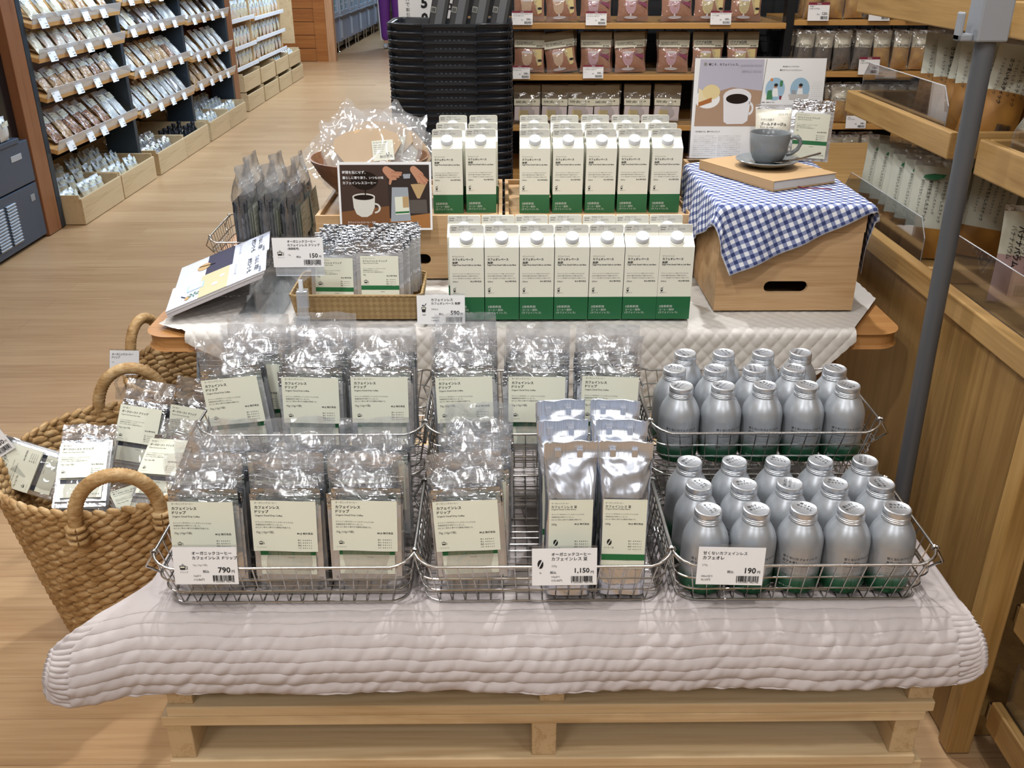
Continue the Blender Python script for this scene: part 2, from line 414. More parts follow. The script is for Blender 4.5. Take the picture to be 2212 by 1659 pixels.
o = b.build('quilted_cover', smooth=80, solid=.006); tag(o, 'pinkish grey quilted cover with parallel stitching draped over the pallets', 'quilt')

TZ = .70      # table top
def table_quilt(u, s):
    x = -.735+1.56*u
    # hem outline on the left end and the counter end: the cloth lies a little askew
    t = s*1.0
    yb, ye = 2.52, 1.752
    xl = -.715+.07*max(0, (t-.55))*0
    xh = -.643+1.355*u; hemd = max(0., min(min((xh+.645)*.50, (.715-xh)*1.0), .165))
    L1 = yb-ye; r = .018; La = r*pi/2; tot = L1+(La+hemd if hemd > .001 else 0)
    d = t*tot
    z0 = TZ+.010
    if d < L1: y, z, ny, nz = yb-d, z0, 0, 1
    elif d < L1+La: a = (d-L1)/r; y, z, ny, nz = ye-r*sin(a), z0-r+r*cos(a), -sin(a), cos(a)
    else: y, z, ny, nz = ye-r-.05*(d-L1-La), z0-r-(d-L1-La), -1, 0
    yy = max(y, 1.745)
    xl = -.711+(.19*min(yy-1.785, .3)+.08*max(0, yy-2.085) if yy > 1.785 else (1.785-yy)*1.7)
    xr = .715+.62*min(.17, max(0, yy-1.75))
    xs = xl+(xr-xl)*u if d < L1 else x
    if d >= L1: k = min(1, (d-L1)/La); xs = (xl+(xr-xl)*u)*(1-k*.0)
    per = .025; a = (xs*.9+d*.75)/per; c = (xs*.9-d*.75)/per
    q = (abs(sin(pi*a))*abs(sin(pi*c)))**.45
    h = .0034*q+.003*noise.noise(Vector((xs*6, d*6, 1)))
    h *= .55 if d < L1 else 1
    if d > L1+La: y -= .010*sin(x*9+1)*(d-L1-La)/.16
    return (xs, y+ny*h, z+nz*h)
b = MB(); b.grid(table_quilt, 600, 360, QUILTW)
o = b.build('quilted_tablecloth', smooth=80); tag(o, 'white diamond-quilted cloth on the table, its corner hanging over the front edge', 'tablecloth')

# ---------------------------------------------------------------- table
tb = empty('display_table', (.042, 2.14, 0)); tag(tb, 'warm brown wooden table with rounded corners and slab legs behind the pallets', 'table')
hx, y0, y1, rr = .772, 1.745-2.14, 2.54-2.14, .05
pts = []
for cx, cy, a0 in ((hx-rr, y0+rr, -pi/2), (hx-rr, y1-rr, 0), (-hx+rr, y1-rr, pi/2), (-hx+rr, y0+rr, pi)):
    pts += [(cx+rr*cos(a0+pi/2*k/8), cy+rr*sin(a0+pi/2*k/8)) for k in range(9)]
b = MB(); b.prism(pts, TABLE, TZ-.032, TZ, lambda x, y, h: (x, y, h)); b.build('table_top', tb, bev=.006)
LEGW = wood('table_leg', '#8d6a48', '#785636', 2, 1., .4)
for sx in (-1, 1):
    for ya, yb in ((-.240, -.200), (.28, .325)):
        b = MB(); b.box(min(sx*.707, sx*.657), max(sx*.707, sx*.657), ya, yb, .004, TZ-.033, LEGW); b.build('leg', tb, bev=.004)
b = MB(); b.box(-.656, .656, .29, .31, .58, TZ-.034, TABLE); b.build('stretcher', tb, bev=.003)

# ---------------------------------------------------------------- counter with trays on the pole side
ct = empty('display_counter', (.85, 1.9, 0)); tag(ct, 'long oak display counter with a flat side panel and slanted trays beyond the pole', 'counter')
def part(name, x0, x1, ya, yb, z0, z1, m, root=ct, bev=.003):
    o = root.location; b = MB(); b.box(x0-o.x, x1-o.x, ya-o.y, yb-o.y, z0-o.z, z1-o.z, m); return b.build(name, root, bev=bev)
part('side_panel', .862, .88, 1.345, 3.45, .004, .772, OAKV)
part('top_rail', .85, .876, 1.0, 2.70, .772, .817, OAK)
part('corner_post', .85, .896, 1.306, 1.344, .004, .772, wood('lit_post_oak', '#b08a52', '#9a7640', 2, 1., .42, cr='#bb965f'))  # post wood lighter than the side panel: its lit face put into the colour
part('tray_floor', .876, 1.42, 1.0, 3.45, .755, .765, OAKX)
for yy in (1.30, 1.86, 2.42): part('tray_divider', .876, 1.42, yy, yy+.018, .765, .80, OAKX)
part('back_rail', 1.42, 1.44, 1.0, 3.45, .70, .84, OAK)
for yy in (1.50, 2.35, 3.2): part('rack_upright', 1.47, 1.53, yy, yy+.07, .004, 1.75, DARKM)
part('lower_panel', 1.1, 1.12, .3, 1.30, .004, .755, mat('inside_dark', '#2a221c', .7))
part('base_plinth', .88, 1.44, 1.35, 3.45, .004, .06, OAKV)
# pull-out shelves below, in front of the corner post
for k, z in enumerate((.377, .150)):
    sh = empty('pull_out_shelf', (.90, .9, z)); tag(sh, ['upper low wooden pull-out shelf beside the counter post', 'lower wooden pull-out shelf near the floor beside the counter post'][k], 'shelf')
    part('front_rail', .900, .918, .45, 1.292, z-.062, z, OAK, sh); part('shelf_floor', .918, 1.09, .45, 1.292, z-.055, z-.045, OAKX, sh)
    part('hinge', .902, .914, 1.292, 1.3055, z-.05, z-.012, STEEL, sh)
    part('acrylic_guard', .920, .923, .45, 1.28, z-.045, z+.10, ACRYL, sh, 0)
# loose trays on arms above the counter
def tray(x0, x1, ya, yb, z0, z1, label, dz=0.):
    r = empty('slanted_tray', (x0, ya, z0)); tag(r, label, 'tray', 'oak trays on the counter rack'); X, Y, Z = x1-x0, yb-ya, z1-z0
    def bx(n, *a, m=OAK): b = MB(); b.box(*a, m); b.build(n, r, bev=.003)
    bx('front_rail', 0, .018, 0, Y, 0, Z); bx('back_rail', X-.018, X, 0, Y, 0, Z)
    bx('end_rail', .018, X-.018, 0, .016, 0, Z, m=OAKX); bx('end_rail', .018, X-.018, Y-.016, Y, 0, Z, m=OAKX)
    bx('tray_floor', .018, X-.018, .016, Y-.016, .0, .008, m=OAKX)
    for yy in (.12, Y-.15): bx('bracket_arm', X-.03, 1.475-x0, yy, yy+.03, -.03, -.002, m=DARKM)
    return r
tray(.868, 1.40, 1.822, 2.42, 1.036, 1.088, 'oak tray holding bread sticks behind the pole, at cup height')
tray(.915, 1.40, 1.10, 1.800, 1.012, 1.080, 'empty oak tray with acrylic guard in front of the pole, at the frame edge')
tray(.872, 1.40, 1.822, 2.45, 1.268, 1.345, 'high oak tray above the bread sticks, cut by the top of the frame')
tray(.925, 1.40, 1.10, 1.800, 1.262, 1.325, 'high oak tray beside the pole clip, at the top corner of the frame')

# pole with a clip
pl = empty('metal_pole', (.805, 1.62, 0)); tag(pl, 'slim grey metal pole standing between table and counter', 'pole')
b = MB(); b.tube([(.022, 0, 0.008), (.004, 0, .7), (-.014, 0, 1.75)], .0165, GREYP, 20); b.build('tube', pl, smooth=40)
b = MB(); b.lathe([(.03, 0), (.03, .008), (.018, .012)], GREYP, 20); b.build('foot', pl, loc=(.022, 0, 0), smooth=40)
b = MB(); b.box(-.026, .026, -.024, .024, 0, .11, GREYC); b.box(-.05, -.026, -.012, .012, .0, .012, GREYC); b.box(-.05, -.044, -.012, .012, .0, .045, GREYC)
b.build('clip', pl, loc=(-.007, 0, 1.272), bev=.005)

# ---------------------------------------------------------------- back shelves behind the display
bs = empty('back_shelf_rack', (.9, 4.3, 0)); tag(bs, 'tall rack of oak shelves on dark uprights behind the cartons', 'shelf rack')
def sp(name, *a, m=SHELFX, bev=.002): return part(name, *a, m, bs, bev)
for z in (1.094, .880, .660, .44, .22): sp('shelf_board', -.40, 1.235, 4.30, 4.78, z, z+.024)
for z in (1.108, .892, .664, .44, .22): sp('shelf_board', 1.27, 3.6, 4.30, 4.78, z, z+.022)
for x in (-.43, 1.235, 2.9): sp('upright', x, x+.035, 4.31, 4.37, .004, 1.9, m=DARKM)
GRID = mat('grid_wire', '#15171b', .5)
b = MB()
for k in range(46): b.tube([(-.40+k*.085, 4.80, .1), (-.40+k*.085, 4.80, 1.9)], .003, GRID, 4)
for k in range(22): b.tube([(-.40, 4.805, .12+k*.08), (3.5, 4.805, .12+k*.08)], .003, GRID, 4)
o = b.build('wire_grid', bs); o.location = (-.9, -4.3, 0)
sp('backing_panel', -.43, 3.6, 4.86, 4.88, .004, 2., m=mat('backing', '#1d2127', .8))
for z in (1.118, .904, .684):
    b = MB(); b.box(0, 1.62, 0, .003, 0, .028, ACRYL); o = b.build('acrylic_guard', bs); o.location = (-.39-.9, 4.304-4.3, z)

# ---------------------------------------------------------------- wooden crates on the table
def crate(x0, x1, ya, yb, z0, z1, label, hole=True, rim=.012):
    """bamboo storage crate, open on top, with a rounded hand hole in the front"""
    r = empty('wooden_crate', ((x0+x1)/2, ya, z0)); tag(r, label, 'crate', 'bamboo crates on the table')
    W, D, H = (x1-x0)/2, yb-ya, z1-z0; t = .009
    b = MB(); m = BAMB
    hw, hh, hz = .046, .0125, H*.31
    if hole:
        ring = [(hw-hh+hh*cos(a), hz+hh*sin(a)) for a in [-pi/2+pi*k/10 for k in range(11)]]+[(-hw+hh+hh*cos(a), hz+hh*sin(a)) for a in [pi/2+pi*k/10 for k in range(11)]]
        outer = []
        for x, z in ring:
            k = 1e9; dx, dz = x, z-hz
            if dx: k = min(k, (W if dx > 0 else -W)/dx)
            if dz: k = min(k, ((H-hz) if dz > 0 else -hz)/dz)
            outer.append((dx*k, hz+dz*k))
        for cx, cz in ((W, 0), (W, H), (-W, H), (-W, 0)):
            j = min(range(22), key=lambda i: (outer[i][0]-cx)**2+(outer[i][1]-cz)**2); outer[j] = (cx, cz)
        n = 22
        for yy, fl in ((0, 0), (t, 1)):
            vs = [(x, yy, z) for x, z in outer]+[(x, yy, z) for x, z in ring]
            b.add(vs, [(i, (i+1) % n, n+(i+1) % n, n+i)[::1 if fl else -1] for i in range(n)], m)
        b.add([(x, 0, z) for x, z in ring]+[(x, t, z) for x, z in ring], [(i, (i+1) % n, n+(i+1) % n, n+i) for i in range(n)], m)
        b.add([(x, 0, z) for x, z in outer]+[(x, t, z) for x, z in outer], [(i, n+i, n+(i+1) % n, (i+1) % n) for i in range(n)], m)
    else: b.box(-W, W, 0, t, 0, H, m)
    b.build('front_board', r)
    for nm, a in (('back_board', (-W, W, D-t, D, 0, H)), ('side_board', (-W, -W+t, t, D-t, 0, H)), ('side_board', (W-t, W, t, D-t, 0, H)), ('base_board', (-W+t, W-t, t, D-t, 0, .008))):
        q = MB(); q.box(*a, m); q.build(nm, r, bev=.0015)
    if rim:
        q = MB(); q.box(-W+t, W-t, t, D-t, H-rim-.006, H-rim, m); q.build('inset_lid', r)
    return r
CZ = TZ+.0162
crate(-.425, -.002, 2.055, 2.42, CZ, .865, 'long bamboo crate with a hand hole, under the two-wide carton rows')
crate(.004, .432, 2.055, 2.42, CZ, .865, 'long bamboo crate hidden behind the table cartons, under the five-wide carton rows')
crate(.444, .738, 1.838, 2.30, CZ, .885, 'lower bamboo crate with an oval hand hole, under the gingham cloth')
crate(.444, .740, 1.838, 2.30, .8855, .941, 'shallow upper bamboo crate directly under the blue gingham cloth', False, .0)

# ================================================================ goods on the display
DESC = ('カフェインを97%カットしたホンジュラスの', '有機認証豆を深煎りにしました。', 'ほどよい苦みと爽やかな酸味が特長です。')
# ---------------------------------------------------------------- milk-type cartons
CART = mat('carton_board', '#e6e4d6', .42); CARTG = mat('carton_green', '#20613a', .42); CAPW = mat('carton_cap', '#dfe3ea', .35)
FING = mat('carton_fin_shade', '#c9c7c0', .5)  # greyer fin front: shade of the upright face put into the colour
def make_carton():
    r = empty('drink_carton'); W = .0345; D = .069; z1, zt, zf = .154, .174, .191
    b = MB()
    for z0, zz, m in ((0, .049, CARTG), (.049, z1, CART)):
        v = [(x, y, z) for z in (z0, zz) for x, y in ((-W, 0), (W, 0), (W, D), (-W, D))]
        b.add(v, [(0, 1, 5, 4), (1, 2, 6, 5), (2, 3, 7, 6), (3, 0, 4, 7)], m)
    b.add([(-W, 0, 0), (W, 0, 0), (W, D, 0), (-W, D, 0)], [(3, 2, 1, 0)], CARTG)
    c = D/2; e = .0012; ins = .009
    # sloping panels, the tucked-in gable ends and the standing seam
    b.add([(-W, 0, z1), (W, 0, z1), (W, c-e, zt), (-W, c-e, zt)], [(0, 1, 2, 3)], CART)
    b.add([(-W, D, z1), (W, D, z1), (W, c+e, zt), (-W, c+e, zt)], [(3, 2, 1, 0)], CART)
    for sx in (-1, 1):
        b.add([(sx*W, 0, z1), (sx*W, D, z1), (sx*(W-ins), c, z1+.012), (sx*W, c-e, zt), (sx*W, c+e, zt)],
              [(0, 1, 2)[::sx], (0, 2, 3)[::sx], (2, 1, 4)[::sx], (3, 2, 4)[::sx]], CART)
    rr = .005
    fin = [(-W, zt), (W, zt)]+[(W-rr+rr*cos(a), zf-rr+rr*sin(a)) for a in (0, pi/6, pi/3, pi/2)]+[(-W+rr+rr*cos(a), zf-rr+rr*sin(a)) for a in (pi/2, 2*pi/3, 5*pi/6, pi)]
    b.prism(fin, CART, -e, e, lambda x, y, h: (x, c+h, y))
    b.build('carton_body', r)
    # screw cap square to the front slope
    sl = math.atan2(zt-z1, c); M = Matrix.Translation((0, c*.46, z1+(zt-z1)*.46)) @ Matrix.Rotation(sl, 4, 'X')
    b = MB(); b.M = M
    b.lathe([(.0165, .0), (.0165, .0015), (.0128, .002)], CART, 24)
    pr = [(.0135, .0025), (.0138, .004)]+[(.0136, .012), (.0125, .0138), (.009, .0142), (.0085, .0137), (.0015, .0137)]
    b.lathe(pr, CAPW, 28); b.build('screw_cap', r, smooth=40)
    q = MB()
    q.text('カフェインレス', -.0287, .134, .0235, m=INK); q.text('カフェオレベース', -.0287, .1268, .042, m=INK, bold=.03)
    q.text('無糖', -.0289, .1193, .0112, m=INK, bold=.03); q.text('Sugar-Free Decaf Café au Lait Base', -.0289, .1152, .0575, m=INK, bold=.02)
    for k, t in enumerate(('カフェインレスコーヒーを使ったカフェオレが、', 'お好みの量の牛乳を加えて手軽に作れます。', 'コーヒー豆の香りやコクを生かした味わいです。')):
        q.text(t, -.0289, .098-.0049*k, (.055, .052, .057)[k], m=INK)
    q.text('500ml', -.0289, .0808, .0105, m=INK); q.text('MUJI 無印良品', .0068, .0808, .0222, m=INK, bold=.04)
    cup_icon(q, -.0285, .0605, .0062, tall=True); q.text('希釈タイプ', -.0289, .0567, .0125, m=INK)
    q.text('3倍希釈用', -.0289, .0253, .0265, m=WTXT); q.text('コーヒー飲料', -.0289, .0187, .031, m=WTXT); q.text('(カフェインレス)', -.0295, .0120, .039, m=WTXT)
    F2 = lambda x, y, h: (x, c-e-.0001-h, y)
    q.poly([(-W, zt+.0005), (W, zt+.0005), (W, zf-.006), (W-.004, zf-.001), (-W+.004, zf-.001), (-W, zf-.006)], FING, .0001, F2)
    q.text('賞味期限', -.031, .1835, .011, m=INK, mp=F2); q.text('(開栓前)', -.031, .1785, .0105, m=INK, mp=F2)
    q.text('2026.11.21', -.0155, .1850, .023, m=GREYINK, mp=F2); q.text('10:19     04593', -.0175, .1790, .036, m=GREYINK, mp=F2)
    q.build('lettering', r)
    return r
K = Kind(make_carton(), 'carton'); rnd = random.Random(3)
for row in (1, 0):
    for k in range(7):
        x = -.0735+k*.0703-(.008 if row else 0)+rnd.uniform(-.0006, .0006); y = 1.787+row*.0725+rnd.uniform(-.003, .003)*(row)
        K.put((x, y, CZ+.001), (0, 0, rnd.uniform(-.006, .006)), f'green-based cream carton on the table, {ORD[k]} from the aisle in the {("front", "second")[row]} row', 'drink cartons on the quilted table')
for g, (n, x0) in enumerate(((2, -.1275), (5, .072))):
    for row in (2, 1, 0):
        for k in range(n):
            K.put((x0+k*.0755+rnd.uniform(-.001, .001)+(.004 if row else 0), 2.122+(0, .082, .195)[row]+rnd.uniform(-.003, .003), .8475), (0, 0, rnd.uniform(-.012, .012)),
                  f'cream carton on the crates, {ORD[k]} from the aisle, {("front", "second", "hindmost")[row]} row of the {("two", "five")[g]}-wide block', 'drink cartons on the wooden crates')

# ---------------------------------------------------------------- aluminium bottles
def bottle_mat():
    m = mat('bottle_aluminium', '#b9bdc2', .34, .6); t = NT(m)
    tc = t.add('TexCoord'); sx = t.add('SeparateXYZ'); t.link(tc.outputs['Object'], sx.inputs[0])
    z = t.math('MULTIPLY', sx.outputs[2], 20.)
    t.link(t.ramp(z, [(.22, '#12502f'), (.50, '#3c6f55'), (.82, '#b4b8bd')]), t.b.inputs['Base Color'])
    return m
BOT = bottle_mat(); CAPM = mat('cap_aluminium', '#d9dce1', .30, .82)
def make_bottle():
    r = empty('aluminium_bottle'); b = MB()
    b.lathe([(.024, .002), (.027, 0), (.0305, .002), (.0325, .006), (.033, .012), (.033, .076), (.0328, .083), (.0318, .089), (.0295, .0965), (.0262, .1035), (.0228, .1095), (.0208, .1125), (.0198, .1145), (.0190, .1155), (.0190, .120)], BOT, 40)
    b.build('bottle_body', r, smooth=50)
    b = MB(); b.lathe([(.0188, .1165), (.0193, .117), (.0195, .1185), (.0188, .1195), (.0195, .1205), (.0195, .1215), (.0188, .1222), (.0194, .123), (.0194, .1243), (.0189, .125), (.0193, .126), (.0193, .132), (.0186, .1342), (.0172, .135), (.0166, .1346), (.002, .1346)], CAPM, 36)
    o = b.build('screw_cap', r, smooth=35)
    q = MB(); U = lambda x, y, h: (x, y, .1346+h)
    q.text('振らずに', 0, .0045, .021, m=INK, mp=U, bold=.02, al='c'); q.text('ゆっくりと', 0, -.002, .023, m=INK, mp=U, bold=.02, al='c'); q.text('お開けください', 0, -.0075, .021, m=GREYINK, mp=U, al='c')
    p = q.build('cap_lettering', o)
    q = MB(); rr = .0331
    C = lambda x, y, h: ((rr+h)*sin(x/rr), -(rr+h)*cos(x/rr), y)
    q.text('甘くないカフェインレス', -.023, .0640, .050, m=INK, mp=C, bold=.035); q.text('カフェオレ', -.023, .0568, .0235, m=INK, mp=C, bold=.03)
    q.text('Unsweetened Decaf Café au Lait', -.022, .0525, .040, m=INK, mp=C)
    for k in range(3): q.text(('カフェインを使わないコーヒーとミルクで', 'すっきりとした甘くないカフェオレに', 'しあげました。')[k], -.022, .047-.0036*k, (.036, .033, .014)[k], m=INK, mp=C)
    q.text('270g', -.022, .032, .008, m=INK, mp=C); q.text('MUJI 無印良品', .003, .032, .022, m=INK, mp=C, bold=.03)
    q.text('コーヒー飲料(カフェインレス)', -.024, .0125, .048, m=WTXT, mp=C)
    for k in range(10): q.text('ミルク入りコーヒー飲料 名称 内容量 保存方法', -.063, .07-.004*k, .028, m=GREYINK, mp=C)
    q.build('lettering', r)
    return r
K = Kind(make_bottle(), 'bottle'); rnd = random.Random(11)
for lvl, (zb, ys) in enumerate(((.5735, (1.0965, 1.163, 1.2295)), (.649, (1.341, 1.4075, 1.474)))):
    for row in (2, 1, 0):
        n = 4 if (lvl and row == 2) else 5
        for k in range(n):
            x = (.286+.0667*k if not lvl else .286+.0668*k)+(.030 if n == 4 else 0)+rnd.uniform(-.0012, .0012)
            if (lvl, row, k) in ((0, 2, 0),): x -= .002
            o = K.put((x, ys[row]+rnd.uniform(-.001, .001), zb), (0, 0, rnd.uniform(-.25, .35)),
                      f'aluminium bottle {ORD[k]} from the bean bags, {("front", "middle", "back")[row]} row of the {("front", "raised rear")[lvl]} basket', 'aluminium coffee bottles in wire baskets')
            o.scale = (1, 1, .945)
            for c in children(o):
                if c.name.startswith('screw_cap'): c.rotation_euler = (0, 0, rnd.uniform(-1.4, 2.6))

# ---------------------------------------------------------------- steel wire baskets
def rr_loop(w, d, r, z, n=5, zc=None):
    out = []
    for cx, cy, a0 in ((w-r, -d+r, -pi/2), (w-r, d-r, 0), (-w+r, d-r, pi/2), (-w+r, -d+r, pi)):
        for k in range(n+1):
            a = a0+pi/2*k/n; out.append((cx+r*cos(a), cy+r*sin(a), z))
    return out
def make_basket(name='wire_basket'):
    r = empty(name); W0, D0, W1, D1, H = .164, .104, .176, .122, .072
    f = lambda t: (W0+(W1-W0)*t, D0+(D1-D0)*t)
    b = MB()
    for t in (.02, .34, .66):
        w_, d_ = f(t); b.tube(rr_loop(w_, d_, .026, H*t), .0013, STEEL, 5, True)
    nx, ny = 17, 11
    for k in range(nx):
        x0 = (-1+2*(k+.5)/nx)*(W0-.012); x1 = (-1+2*(k+.5)/nx)*(W1-.012)
        b.tube([(x1, -D1, H), (x0, -D0, .002), (x0, -D0+.006, -.001), (x0, D0-.006, -.001), (x0, D0, .002), (x1, D1, H)], .00105, STEEL, 4)
    for k in range(ny):
        y0 = (-1+2*(k+.5)/ny)*(D0-.012); y1 = (-1+2*(k+.5)/ny)*(D1-.012)
        b.tube([(-W1, y1, H+.006), (-W0, y0, .003), (-W0+.006, y0, .001), (W0-.006, y0, .001), (W0, y0, .003), (W1, y1, H+.006)], .00105, STEEL, 4)
    b.build('wire_mesh', r, smooth=60)
    b = MB(); lp = rr_loop(W1, D1, .03, H)
    lp = [(x, y, H+.008*max(0, min(1, (abs(x)-W1+.03)/.03))) for x, y, z in lp]
    b.tube(lp, .0021, STEEL, 7, True)
    for sx in (-1, 1):
        for sy in (-1, 1):
            c = (sx*W1, sy*(D1-.028), H+.008)
            b.tube([(c[0]+.0045*cos(a), c[1]+.0035*(k/14-.5), c[2]+.0045*sin(a)) for k, a in enumerate([2*pi*j/7 for j in range(15)])], .0013, STEEL, 5)
    b.build('rim', r, smooth=60)
    for sx in (-1, 1):
        b = MB(); y = D1-.028; x = sx*W1
        b.tube([(x, -y, H+.008), (x+sx*.004, -y-.003, H+.003), (x+sx*.017, -y+.004, H-.018), (x+sx*.012, -y+.010, H-.026), (x+sx*.003, -y+.018, H-.040),
                (x+sx*.003, y-.018, H-.040), (x+sx*.012, y-.010, H-.026), (x+sx*.017, y-.004, H-.018), (x+sx*.004, y+.003, H+.003), (x, y, H+.008)], .0019, STEEL, 6)
        b.build('handle', r, smooth=60)
    return r
K = Kind(make_basket(), 'basket'); BZ = .5695
for x, sc, nm in ((-.307, 1.03, 'drip coffee pouches beside the woven baskets'), (.053, 1.02, 'pouches and silver bean bags in the middle'), (.419, 1.05, 'bottles beside the counter')):
    for y, z, lv in ((1.166, BZ, 'front steel wire basket with'), (1.410, BZ, 'lower rear wire basket, beneath the'), (1.410, BZ+.0755, 'upper rear steel wire basket with')):
        o = K.put((x, y, z), (0, 0, 0), f'{lv} {nm}', 'steel wire baskets on the pallet display'); o.scale = (sc, 1, 1)
K = K.put((-.575, 2.250, CZ+.002), (0, 0, .03), 'steel wire basket of coffee pouches at the aisle end of the table', 'steel wire baskets on the pallet display'); K.scale = (.72, 1.02, .9)

# ---------------------------------------------------------------- silver sachets and the clear pouches of seven
def sachet_label(q, w=.078, z0=.006, green=.036, top=.106, date='2027.02.24 B', navy=False, mp=FRONT):
    x0 = -w/2; k = w/.078
    q.rect(x0, z0, w/2, top, CREAM, .0002, mp); q.rect(x0, green, w/2, green+.009, NAVY if navy else GREEN, .0004, mp)
    q.text('オーガニックコーヒー', x0+.005, top-.006, .026, m=INK, mp=mp); q.text('カフェインレス ドリップ', x0+.005, top-.0125, .05, m=INK, mp=mp, bold=.02)
    q.text('Organic Decaf Drip Coffee', x0+.005, top-.0165, .032, m=INK, mp=mp)
    for j in range(3): q.text(DESC[j], x0+.005, top-.027-.0036*j, (.046, .032, .042)[j], m=INK, mp=mp)
    q.text('10g', x0+.005, top-.041, .005, m=INK, mp=mp); q.text('MUJI 無印良品', w/2-.004, top-.043, .021, m=INK, mp=mp, bold=.03, al='r')
    cup_icon(q, x0+.006, green+.014, .009, mp); q.text('ドリップバッグ', x0+.004, green+.0105, .013, m=INK, mp=mp)
    taste(q, w/2-.026, top-.050, .0043, .0024, mp)
    q.text('賞味期限', 0, green-.005, .009, m=GREYINK, mp=mp); q.text(date, w/2-.004, z0+.006, .024, m=INK, mp=mp, al='r')
def sachet_mesh(b, w=.096, h=.136, t=.0062, nz=.0):
    def side(sgn):
        def fn(u, v):
            x = (u-.5)*w; z = v*h
            p = max(0, 1-abs(2*u-1)**3)*max(0, 1-abs(2*min(1, max(0, (v-.06)/.78))-1)**3)
            y = -sgn*(t/2*p+.0004)
            if .88 < v: y += .0007*sin(v*420+u*3)
            return (x, y+.0009*noise.noise(Vector((x*60, z*60, sgn))), z)
        return fn
    b.grid(side(1), 12, 22, SILVER); n = len(b.f)
    b.grid(lambda u, v: side(-1)(1-u, v), 12, 22, SILVER)
    for i, f in enumerate(b.f):
        if (b.v[f[0]][2] > h*.81): b.m[i] = b.mi(CRIMP)
def make_sachet(plain=False):
    r = empty('coffee_sachet'); b = MB(); sachet_mesh(b); b.build('foil_bag', r, smooth=60)
    q = MB(); M = lambda x, y, h: (x, -.0050-h, y); sachet_label(q, mp=M); q.build('paper_label', r)
    return r
SACH = make_sachet(); K = Kind(SACH, 'sachet'); rnd = random.Random(5)
for c in range(2):
    for k in range(8):
        x = (-.352, -.253)[c]+rnd.uniform(-.003, .003)+(.004*k if c else .002*k)
        K.put((x, 1.826+k*.0125+(0, -.012)[c], CZ+.013+.002*k+(.008 if c else 0)), (-.16+rnd.uniform(-.03, .03), rnd.uniform(-.03, .03), rnd.uniform(-.04, .04)-.02), f'silver sachet in the woven tray, {ORD[k]} from the front in the {("clip-side", "carton-side")[c]} column', 'silver sachets in the woven tray')
K.put((.706, 2.165, .9635), (-.20, .05, -.10), 'single silver drip sachet standing behind the grey cup', None)

PW, PH = .106, .202
def pouch_film(seed, tall=1., F1=None, F2=None):
    F1 = F1 or FILM; F2 = F2 or FILM2
    b = MB(); rnd = random.Random(seed); ph = [rnd.uniform(0, 6) for _ in range(5)]
    def fn(sgn):
        def g(u, v):
            x = (u-.5)*PW; z = v*PH*tall
            body = max(0, 1-abs(2*u-1)**4)*(1-max(0, min(1, (v-.66)/.22))**1.5)
            up = max(0, min(1, (v-.62)/.2))
            y = -sgn*(.0238*body+.0006)
            y += up*(.004*sin(u*5+ph[0]+v*4)+.003*sin(u*13+ph[1]))
            y += .0022*noise.noise(Vector((x*42+seed*7, z*42, sgn*2)))*(1+1.6*up)
            y += -sgn*.0035*abs(noise.noise(Vector((x*30+seed, z*70, 9))))*up
            x *= 1-.02*abs(sin(z*60+ph[2]))*abs(2*u-1)
            y += up*.010*(v-.6)*sin(ph[3])
            return (x, y, z)
        return g
    b.grid(fn(1), 26, 44, F1)
    for i, f in enumerate(b.f):
        z = b.v[f[0]][2]/(PH*tall)
        if z > .72: b.m[i] = b.mi(F2)
    n0 = len(b.f); b.grid(lambda u, v: fn(-1)(1-u, v), 14, 26, F1)
    # zip strip and the pressed seam across the header
    for zz in (.80, .835): b.tube([((u/12-.5)*PW*.98, fn(1)(u/12, zz)[1]-.0006, zz*PH*tall) for u in range(13)], .0007, F2, 4)
    return b
def sticker(q, w=.090, z0=.066, h=.077, mp=FRONT, navy=False):
    x0 = -w/2; k = w/495; X = lambda p: x0+(p-805)*k; Z = lambda p: z0+h-(p-515)*k*1.0*(h/w)*(495/400)
    q.rect(x0, z0, w/2, z0+h, CREAM, .0002, mp, 10, 6)
    T = lambda t, x, y, x2, **kw: q.text(t, X(x), Z(y), (x2-x)*k, mp=mp, **kw)
    if not navy:
        T('オーガニックコーヒー', 835, 540, 1000); T('カフェインレス', 833, 580, 1022, bold=.03); T('ドリップ', 833, 615, 938, bold=.03)
        T('Organic Decaf Drip Coffee', 833, 643, 1042, bold=.01)
    else:
        T('コーヒー', 835, 555, 920, bold=.03); T('ダークロースト ドリップ', 833, 600, 1150, bold=.03); T('Organic Dark Roast Drip Coffee', 833, 632, 1060, bold=.01)
    for j in range(3): T(DESC[j], 833, 690+21*j, (1122, 1040, 1105)[j])
    T('70g (10g×7袋)', 833, 778, 968); T('MUJI 無印良品', 1148, 780, 1268, bold=.03)
    cup_icon(q, X(850), Z(862), 38*k, mp); T('ドリップバッグ', 833, 890, 905)
    taste(q, X(1150), Z(828), 22*k, 13*k, mp)
STK = lambda x, y, h: (x, -.0288-h-.0010*sin(x*60), y)
FILMS = [pouch_film(s) for s in (1, 2, 3)]+[pouch_film(5, 1.14, FILM, FILM3)]
